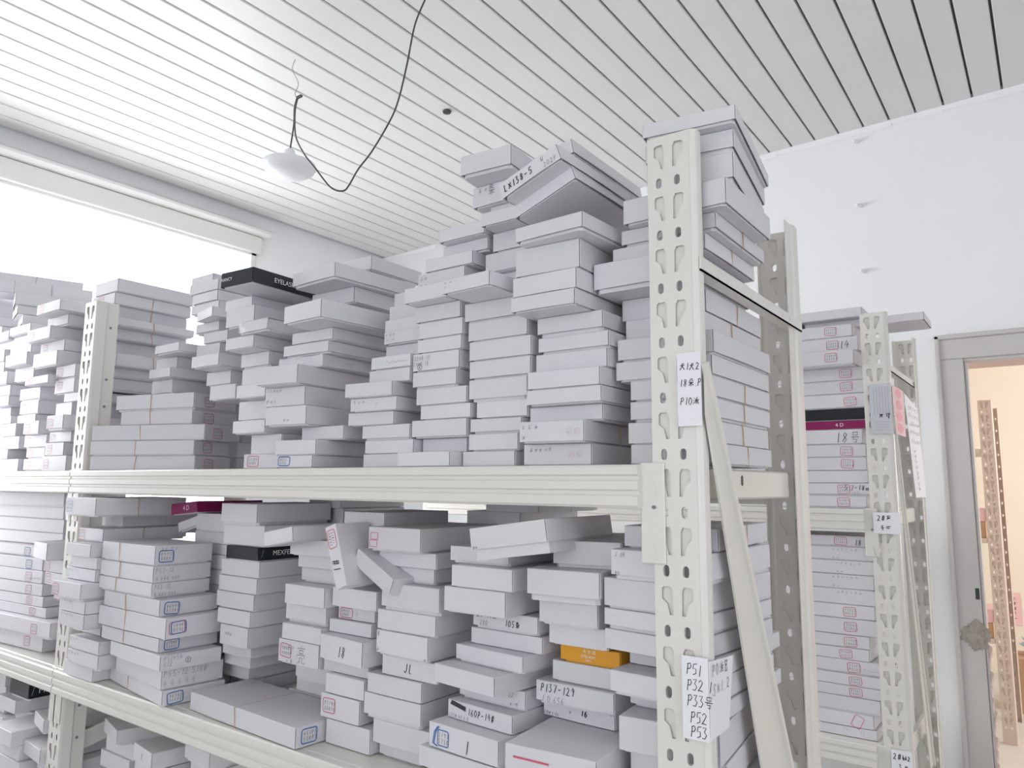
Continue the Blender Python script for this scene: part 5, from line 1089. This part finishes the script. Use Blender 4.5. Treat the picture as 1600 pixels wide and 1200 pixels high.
def do_ink(root, items, w, d, h, fns, Ls, r):
    blk = {}; grey = {}
    def get(face, g=False, wd=.0009):
        D = grey if g else blk
        if face not in D: D[face] = Ink(fns[face], wd)
        return D[face]
    for it in items:
        face = 's' if it[-1] == 's' else 'f'; it = it[:-1] if it[-1] == 's' else it
        L = Ls[face]; k = it[0]
        if k == 'scr':
            _, u, v, wf, n = it; size = min(h * .2, wf * L / max(n, 1) * 1.1); x = u * L
            ink = get(face, True, .0006)
            for q in range(n): ink.write('?', x, min(max(v * h - size / 2, .001), h - size - .001), size, r, strokes=pseudo); x += wf * L / n
        elif k == 'scr2':
            _, u, v, wf, n = it; ink = get(face, True, .0006); s = h * .35
            ink.stroke([(u * L + wf * L * q / 14, v * h + s * .4 * math.sin(q * 1.7) * (1 - q / 16)) for q in range(15)])
        elif k == 'ring':
            ink = get(face); cx, cy = it[1] * L + .006, it[2] * h + .006; ink.stroke([(cx + .006 * math.cos(q * PI / 6), cy + .006 * math.sin(q * PI / 6)) for q in range(13)]); ink.write('2', cx - .002, cy - .003, .006, r)
        elif k == 'stampfaint':
            ink = Ink(fns[face], .0006); cx, cy = it[1] * L, it[2] * h
            for dx in (0, .014): ink.stroke([(cx + dx + .005 * math.cos(q * PI / 5), cy + .005 * math.sin(q * PI / 5)) for q in range(11)]); ink.write('?', cx + dx - .003, cy - .003, .006, r, strokes=pseudo)
            ink.build('faint_stamp', PINKINK, root)
        elif k == 'blot':
            ink = get(face, False, .0016)
            for q in range(4): ink.stroke([(it[1] * L + q * .001, it[2] * h + q * .0018), (it[1] * L + it[3] * L, it[2] * h - .006 + q * .0018)], .002)
        elif k in ('CJK', 'LIANG'):
            ink = get(face); ink.write('亮' if k == 'LIANG' else '条', it[1] * L, it[2] * h, it[3] * h, r)
        else:
            big = it[3] > .3; ink = get(face, not big, (.0019 if it[3] > .38 else .0014) if big else .0007)
            ink.write(k.replace('H', '号') if k == '18H' else k.replace('*', '条'), it[1] * L, it[2] * h, it[3] * h, r)
    for D, m, nm in ((blk, BLACKINK, 'handwriting'), (grey, GREYINK, 'pencil_note')):
        for f in D: D[f].build(nm, m, root)
def put_text(root, body, size, face, w, d, h, u, v, m, lift=.0012, name='print'):
    me = text_mesh(body, size); me.materials.clear(); me.materials.append(m)
    o = link(name, me, root)
    if face == 'f': o.location = (-w / 2 + u, -d / 2 - lift, v); o.rotation_euler = (PI / 2, 0, 0)
    else: o.location = (w / 2 + lift, -d / 2 + u, v); o.rotation_euler = (PI / 2, 0, PI / 2)
    return o
def band_loop(root, w, d, h, face, pos, r):
    """elastic band around the carton; thin square section loop"""
    e = .0014; q = .0010; mb = MB(); sk = r.uniform(-.006, .006)
    if face == 'r': a, yc = w / 2 + e, -d / 2 + pos * d; pts = [(-a, yc, .0002), (a, yc, .0002), (a, yc + sk, h), (-a, yc + sk, h)]
    else: a, xc = d / 2 + e, -w / 2 + pos * w; pts = [(xc, -a, .0002), (xc, a, .0002), (xc + sk, a, h), (xc + sk, -a, h)]
    for i in range(4):
        p, p2 = Vector(pts[i]), Vector(pts[(i + 1) % 4]); hor = i % 2 == 0
        if face == 'r': o1 = Vector((0, q, 0)); o2 = Vector((0, 0, .00015)) if hor else Vector((q * .5, 0, 0))
        else: o1 = Vector((q, 0, 0)); o2 = Vector((0, 0, .00015)) if hor else Vector((0, q * .5, 0))
        vs = [p - o1 - o2, p + o1 - o2, p + o1 + o2, p - o1 + o2]; vs += [x + (p2 - p) for x in vs]
        mb.add(vs, [(0, 1, 2, 3), (4, 7, 6, 5), (0, 4, 5, 1), (1, 5, 6, 2), (2, 6, 7, 3), (3, 7, 4, 0)])
    mb.build('rubber_band', RUBBER, root)
def carton(label, group, loc, rot, w, d, h, o, seed):
    r = random.Random(seed)
    root = empty('carton', loc, rot); tag(root, label, 'box', group)
    lf = o.get('lid', r.choice((.95, .95, .94, .92, .86)))
    zb = h * (1 - lf)
    bows = [r.choice((-.0003, .0006, .0012, .002)) for _ in range(4)]
    body, core = CARD, CARDIN
    if o.get('black') or o.get('black2') or o.get('black3'): body = BLACKBOX
    if o.get('orange'): body = ORANGE
    if o.get('magenta') or o.get('mag2'): body = MAGENTA
    i = .0038; a_, b_, k_ = w / 2 - i, d / 2 - i, .006; mb = MB().prism([(-a_ + k_, -b_), (a_ - k_, -b_), (a_, -b_ + k_), (a_, b_ - k_), (a_ - k_, b_), (-a_ + k_, b_), (-a_, b_ - k_), (-a_, -b_ + k_)], 'z', 0, h - .0016)
    mb.build('base', CARD if not o.get('orange') else ORANGE, root)
    lm = MB(); lid_shape(lm, w, d, h, zb, bows, o.get('crumple'), r); lm.build('lid', body, root, fix=False)
    fns = {'f': face_fn('f', w, d, h, zb, bows[0]), 's': face_fn('s', w, d, h, zb, bows[1])}; Ls = {'f': w, 's': d}
    long = o.get('long') and group != GROUPS.get('LQ')
    if o.get('stamp'): f = 's' if long else 'f'; do_stamp(root, o['stamp'], w, d, h, fns[f], Ls[f], r)
    if o.get('stampred2'):
        ink = Ink(fns['f'], .003); ink.stroke([(w * .1, h * .62), (w * .5, h * .6)]); ink.build('stamp', REDINK, root)
    if o.get('ink'): do_ink(root, o['ink'], w, d, h, fns, Ls, r)
    if o.get('band'): band_loop(root, w, d, h, 'r' if o['band'] == 'r' else 'f', r.uniform(.44, .54) if o['band'] == 'r' else r.uniform(.32, .5), r)
    if o.get('black'):
        put_text(root, 'EYELASHES', h * .42, 's', w, d, h, d * .36, h * .52, PRINT); put_text(root, 'NANCY', h * .3, 'f', w, d, h, w * .2, h * .5, PRINT)
    if o.get('black2'): put_text(root, 'MEXFEI', h * .5, 's', w, d, h, d * .28, h * .55, PRINT); put_text(root, '/', h * .7, 's', w, d, h, d * .05, h * .55, GREYINK)
    if o.get('orange'):
        put_text(root, '속 눈 썹', h * .27, 'f', w, d, h, w * .5, h * .77, PRINT); put_text(root, 'EYELASH', h * .24, 'f', w, d, h, w * .48, h * .48, PRINT); put_text(root, '10PCS', h * .16, 'f', w, d, h, w * .48, h * .26, PRINT)
    if o.get('magenta'): put_text(root, '4 D', h * .6, 'f', w, d, h, w * .6, h * .5, PRINT)
    if o.get('mag2'): put_text(root, '4 D', h * .62, 'f', w, d, h, w * .6, h * .5, PRINT)
    return root
GROUPS = {}
GROUPS.update({k: 'cartons of the ' + v for k, v in PHRASE.items()})
LABELSET = set()
hidden = MB(); HIDSTACK = ('V2', 'W2')
count = {}
for row in CARTONS:
    if row[0] != 'F' and not row[-1].get('hid') and row[0] not in HIDSTACK: count[row[0]] = count.get(row[0], 0) + 1
seen = {}
for idx, row in enumerate(CARTONS):
    o = row[-1]
    if row[0] == 'F':
        _, lab, loc, cw, cd, ch, yaw, roll, _ = row
        carton(lab, 'tilted cartons', loc, (0, -math.radians(roll), math.radians(yaw)), cw, cd, ch, o, 1000 + idx); continue
    s, cx, cy, cz, cw, cd, ch, yaw, _ = row
    if o.get('hid') or s in HIDSTACK:
        a = math.radians(yaw); ca, sa = math.cos(a), math.sin(a)
        t = MB().cbox(-cw / 2, cw / 2, -cd / 2, cd / 2, 0, ch, .0012)
        hidden.add([(cx + p[0] * ca - p[1] * sa, cy + p[0] * sa + p[1] * ca, cz + p[2]) for p in t.v], t.f); continue
    seen[s] = seen.get(s, 0) + 1; n = count[s] - seen[s]
    if o.get('black') or o.get('black2') or o.get('black3'): adj = 'glossy black printed'
    elif o.get('orange'): adj = 'orange printed'
    elif o.get('magenta'): adj = 'magenta printed'
    elif o.get('crumple'): adj = 'crumpled white'
    elif o.get('stamp'): adj = ('blue' if 'blue' in o['stamp'][0] else 'red') + '-stamped white'
    elif o.get('ink'): adj = 'hand-inked white'
    elif o.get('band'): adj = 'rubber-banded white'
    else: adj = 'plain white'
    lab = 'flat white carton with blue stamp lying alone on the lower shelf edge' if s == 'LX' else '%s carton, %s, %s' % (adj, ORD[n], PHRASE[s])
    carton(lab, GROUPS[s], (cx, cy, cz), (0, 0, math.radians(yaw)), cw, cd, ch, o, 1000 + idx)
hb = hidden.build('carton_rows', CARD); tag(hb, 'white cartons packed deep at the back of the shelves', 'boxes', kind='stuff')

# ------------------------------------------------------------------ notes taped to the uprights
def note(name, label, loc, build):
    e = empty(name, loc); tag(e, label, 'note'); build(e)
    inv = Matrix.Translation(-Vector(loc))
    for ch in e.children: ch.matrix_parent_inverse = inv
def sheet_f(x0, x1, y, z0, z1, tilt=0.0): return MB().add([(x0, y, z0), (x1, y, z0 - tilt), (x1, y, z1 - tilt), (x0, y, z1), (x0, y + .0006, z0), (x1, y + .0006, z0 - tilt), (x1, y + .0006, z1 - tilt), (x0, y + .0006, z1)],
    [(0, 1, 2, 3), (7, 6, 5, 4), (0, 4, 5, 1), (1, 5, 6, 2), (2, 6, 7, 3), (3, 7, 4, 0)])
def n1(e):
    y = .9915; sheet_f(-.431, -.3955, y, 1.585, 1.690).build('sheet', PAPER, e)
    ink = Ink(lambda u, v: (-.431 + u, y - .0005, 1.585 + v), .0011); r = random.Random(2)
    ink.write('犬1犬2', .004, .080, .010, r, adv=.6); ink.write('18朵.P', .004, .056, .0105, r, adv=.68); ink.write('P10浓', .004, .030, .0105, r, adv=.68); ink.build('handwriting', BLACKINK, e)
note('paper_note', 'small white handwritten note taped high on the near post', (-.41, .9915, 1.585), n1)
def n2(e):
    y = .9915; sheet_f(-.434, -.3965, y, 1.165, 1.272).build('sheet', PAPER, e)
    s = MB().add([(-.3955, .9925, 1.167), (-.3945, 1.058, 1.169), (-.3935, 1.078, 1.262), (-.3955, .9925, 1.268), (-.3962, .9925, 1.167), (-.3952, 1.058, 1.169), (-.3942, 1.078, 1.262), (-.3962, .9925, 1.268)],
        [(0, 1, 2, 3), (7, 6, 5, 4), (0, 4, 5, 1), (1, 5, 6, 2), (2, 6, 7, 3), (3, 7, 4, 0)]).build('side_sheet', PAPER, e)
    r = random.Random(2); ink = Ink(lambda u, v: (-.434 + u, y - .0005, 1.165 + v), .0011)
    for t, v in (('P51', .083), ('P32 1', .063), ('P33号', .043), ('P52', .022), ('P53', .003)): ink.write(t, .007 + (.004 if v < .03 else 0), v, .0145, r, adv=.55)
    ink.build('handwriting', BLACKINK, e)
    ink = Ink(lambda u, v: (-.3938 + u * .012, .9925 + u, 1.165 + v), .0011)
    ink.write('P0浓密', .008, .082, .015, r, adv=.9); ink.write('SX1.2', .010, .058, .014, r, adv=1.0); ink.build('handwriting', BLACKINK, e)
note('paper_note', 'larger white note wrapped round the lower part of the near post', (-.41, .9915, 1.165), n2)
def n3(e):
    y = 2.490; sheet_f(-.452, -.392, y, 1.665, 1.818).build('sheet', GREYCARD, e)
    r = random.Random(6); ink = Ink(lambda u, v: (-.452 + u, y - .0006, 1.665 + v), .002)
    ink.write('??', .022, .045, .018, r, strokes=pseudo); ink.build('handwriting', BLACKINK, e)
    ink = Ink(lambda u, v: (-.452 + u, y - .0006, 1.665 + v), .0006)
    for i in range(6): ink.stroke([(.012 + i * .008, .06), (.012 + i * .008, .145)])
    for i in range(4): ink.stroke([(.012, .012 + i * .008), (.05, .012 + i * .008)])
    ink.build('printed_lines', GREYINK, e)
note('card_sleeve', 'grey plastic card sleeve hung on the far rack post', (-.42, 2.49, 1.665), n3)
def n4(e):
    x = -.389; MB().box(x, x + .0008, 2.51, 2.70, 1.665, 1.815).build('strip', PINKPAPER, e)
    for i in range(4):
        cz = 1.797 - i * .0365; MB().add([(x + .0012, 2.60 + .055 * math.cos(q * PI / 8), cz + .0145 * math.sin(q * PI / 8)) for q in range(16)], [tuple(range(16))]).build('sticker', mat('sticker_rose', (.80, .30, .38), .5), e)
note('sticker_strip', 'strip of four pink round stickers beside the grey card sleeve', (-.389, 2.6, 1.665), n4)
def n5(e):
    x = -.386; MB().add([(x, 2.70, 1.81), (x, 2.98, 1.78), (x + .002, 3.03, 1.47), (x + .002, 2.80, 1.47), (x - .0008, 2.70, 1.81), (x - .0008, 2.98, 1.78), (x + .0012, 3.03, 1.47), (x + .0012, 2.80, 1.47)],
        [(3, 2, 1, 0), (4, 5, 6, 7), (0, 1, 5, 4), (1, 2, 6, 5), (2, 3, 7, 6), (3, 0, 4, 7)]).build('sheet', PAPER, e)
    r = random.Random(9); ink = Ink(lambda u, v: (x + .003, 2.70 + u, 1.47 + v), .0022)
    for k, v in enumerate((.29, .265, .24, .21, .18)):
        for i in range(5): ink.write('?', .05 + i * .045 + k * .006, v, .015, r, strokes=pseudo)
    for k in range(8): ink.write('??', .12 + k * .008, .15 - k * .018, .013, r, strokes=pseudo)
    ink.build('handwriting', BLACKINK, e)
note('paper_sheet', 'long white handwritten sheet hanging at the side of the far rack', (-.386, 2.85, 1.47), n5)
def n6(e):
    y = 2.4905; sheet_f(-.462, -.388, y, 1.365, 1.428).build('sheet', PAPER, e)
    r = random.Random(12); ink = Ink(lambda u, v: (-.462 + u, y - .0006, 1.365 + v), .002)
    ink.write('2#', .012, .038, .016, r); ink.write('?', .036, .038, .016, r, strokes=pseudo); ink.write('4', .02, .010, .016, r); ink.write('?', .034, .010, .016, r, strokes=pseudo); ink.build('handwriting', BLACKINK, e)
note('shelf_tag', 'small white shelf tag on the far rack beam end', (-.42, 2.4905, 1.365), n6)
def n7(e):
    y = 2.4905; sheet_f(-.45, -.395, y, .69, .752).build('sheet', PAPER, e)
    r = random.Random(13); ink = Ink(lambda u, v: (-.45 + u, y - .0006, .69 + v), .002)
    ink.write('2#', .006, .036, .016, r); ink.write('?', .028, .036, .016, r, strokes=pseudo); ink.write('2', .043, .036, .012, r); ink.write('3', .018, .008, .016, r); ink.write('?', .03, .008, .016, r, strokes=pseudo); ink.build('handwriting', BLACKINK, e)
note('shelf_tag', 'low white shelf tag at the foot of the far rack post', (-.42, 2.4905, .69), n7)

# ------------------------------------------------------------------ hanging lamp and wires
lx, ly = -2.10, 1.537
zc = ceil_z(lx)
lamp = empty('pendant_lamp', (lx, ly, 2.60)); tag(lamp, 'white disc lamp hanging from the ceiling by a bare twisted wire', 'lamp')
MB().lathe([(.0, -.034), (.035, -.0325), (.064, -.026), (.084, -.013), (.093, .003), (.090, .012), (.07, .021), (.03, .027), (.022, .029), (.0, .029)], 48).build('diffuser', LAMPW, lamp, smooth=True)
MB().lathe([(.0, .026), (.022, .026), (.021, .045), (.017, .062), (.010, .068), (.0, .068)], 20).build('socket', LAMPW, lamp, smooth=True)
def wire(name, pts, r, m):
    # smooth the points
    P = [Vector(p) for p in pts]; out = []
    for i in range(len(P) - 1):
        p0, p1, p2, p3 = P[max(i - 1, 0)], P[i], P[i + 1], P[min(i + 2, len(P) - 1)]
        for k in range(8):
            t = k / 8; out.append(.5 * ((2 * p1) + (p2 - p0) * t + (2 * p0 - 5 * p1 + 4 * p2 - p3) * t * t + (-p0 + 3 * p1 - 3 * p2 + p3) * t ** 3))
    out.append(P[-1]); o = MB().tube(out, r, 6).build(name, m, lamp, smooth=True); o.matrix_parent_inverse = Matrix.Translation((-lx, -ly, -2.60)); return out
def atp(x, y, Y=ly):
    d = fwd * FPX + cam_r * (x - 800) - cam_u * (y - 600); t = Y / d.y; return Vector((0, 0, 1.5)) + d * t
kx = atp(464, 153)
wire('hanger_wire', [(kx.x - .02, ly, ceil_z(kx.x)), atp(457, 108), atp(466, 130), atp(461, 146), kx], .0013, WIRE2)
wire('twisted_wire', [kx, atp(460, 170), atp(459, 195), (lx, ly, 2.667)], .0028, WIRE)
wire('twisted_wire', [kx + Vector((0, .003, 0)), atp(461, 175, ly - .01), atp(462, 212, ly - .03), atp(475, 240, ly - .09), atp(492, 262, ly - .09), atp(512, 288, ly - .05), atp(524, 297, ly - .03), atp(537, 298, ly - .02), atp(545, 290), atp(560, 264), atp(580, 238), atp(607, 193), atp(622, 158), atp(636, 100), atp(648, 40), atp(664, 0), atp(676, -24), (atp(676, -24).x + .02, ly + .01, ceil_z(atp(676, -24).x + .02))], .0028, WIRE)
cn = MB().cbox(-.010, .014, -.005, .005, -.004, .004, .001).build('connector', DARK, lamp); cn.matrix_parent_inverse = Matrix.Translation((-lx, -ly, -2.60)); cn.location = (kx.x + .012, ly, kx.z)
hk = MB(); sx = -1.90; zz = ceil_z(sx)
hk.lathe([(.0, -.012), (.016, -.010), (.018, -.004), (.014, .0), (.0, .0)], 14, (sx, 2.135, zz)); tag(hk.build('ceiling_plug', DARK), 'small black plug in the ceiling panels near the lamp', 'plug')
# wall plugs on the back wall
for nm, z in (('highest', 2.983), ('middle', 2.695), ('lowest', 2.407)):
    e = MB().tube([(-.594, YB, z), (-.598, YB - .016, z), (-.606, YB - .032, z - .004)], [.010, .009, .005], 10).build('wall_plug', WALL)
    tag(e, '%s of the three white plugs in the back wall' % nm, 'plug', 'wall plugs')
# ------------------------------------------------------------------ things in the next room
kb = empty('cardboard_box', (-.10, 6.45, 0)); tag(kb, 'brown cardboard box on the floor beyond the doorway', 'box')
MB().cbox(-.24, .26, -.15, .15, 0, .36, .004).build('body', BROWN, kb)
MB().cbox(-.242, .262, -.02, .02, .358, .3615, .001).build('tape', TAPE, kb); MB().box(-.05, .06, -.1515, -.150, .14, .19).build('printed_mark', BLACKINK, kb)
bm = bmesh.new(); bmesh.ops.create_icosphere(bm, subdivisions=3, radius=1); rr = random.Random(14)
for v in bm.verts:
    f = 1 + .22 * math.sin(v.co.x * 7 + 1) * math.sin(v.co.y * 6) + .12 * math.sin(v.co.z * 11 + v.co.x * 5); v.co = Vector((v.co.x * .16 * f, v.co.y * .1 * f, max(v.co.z, -.6) * .075 * f + .064))
me = bpy.data.meshes.new('plastic_bag'); bm.to_mesh(me); bm.free(); me.materials.append(BLUEFILM)
pb = link('plastic_bag', me); pb.location = (-.12, 6.45, .362); tag(pb, 'crumpled pale blue plastic bag on the cardboard box', 'bag')
ps = empty('wall_sign', (-.36, 7.498, .4)); tag(ps, 'small pink paper sign with dark writing on the far wall', 'sign')
MB().box(-.045, .045, -.003, 0, 0, .26).build('sheet', PINKPAPER, ps)
r = random.Random(21); ink = Ink(lambda u, v: (-.045 + u, -.0036, v), .003)
for i in range(5): ink.write('?', .03, .19 - i * .035, .028, r, strokes=pseudo)
ink.build('handwriting', BLACKINK, ps)
for i, (z, hh) in enumerate(((.60, .09), (.69, .08), (1.2, .10), (1.30, .08))):
    c = MB().cbox(-.7, -.385 + .006 * (i % 2), 5.52, 5.8, z + .001, z + hh - .001, .002).build('carton', PINKPAPER if i % 2 else BROWN)
    tag(c, '%s carton at the %s shelf of the tan rack, %s' % ('pink' if i % 2 else 'brown', 'lower' if z < 1 else 'upper', 'on top' if i % 2 else 'underneath'), 'box', 'cartons in the next room')
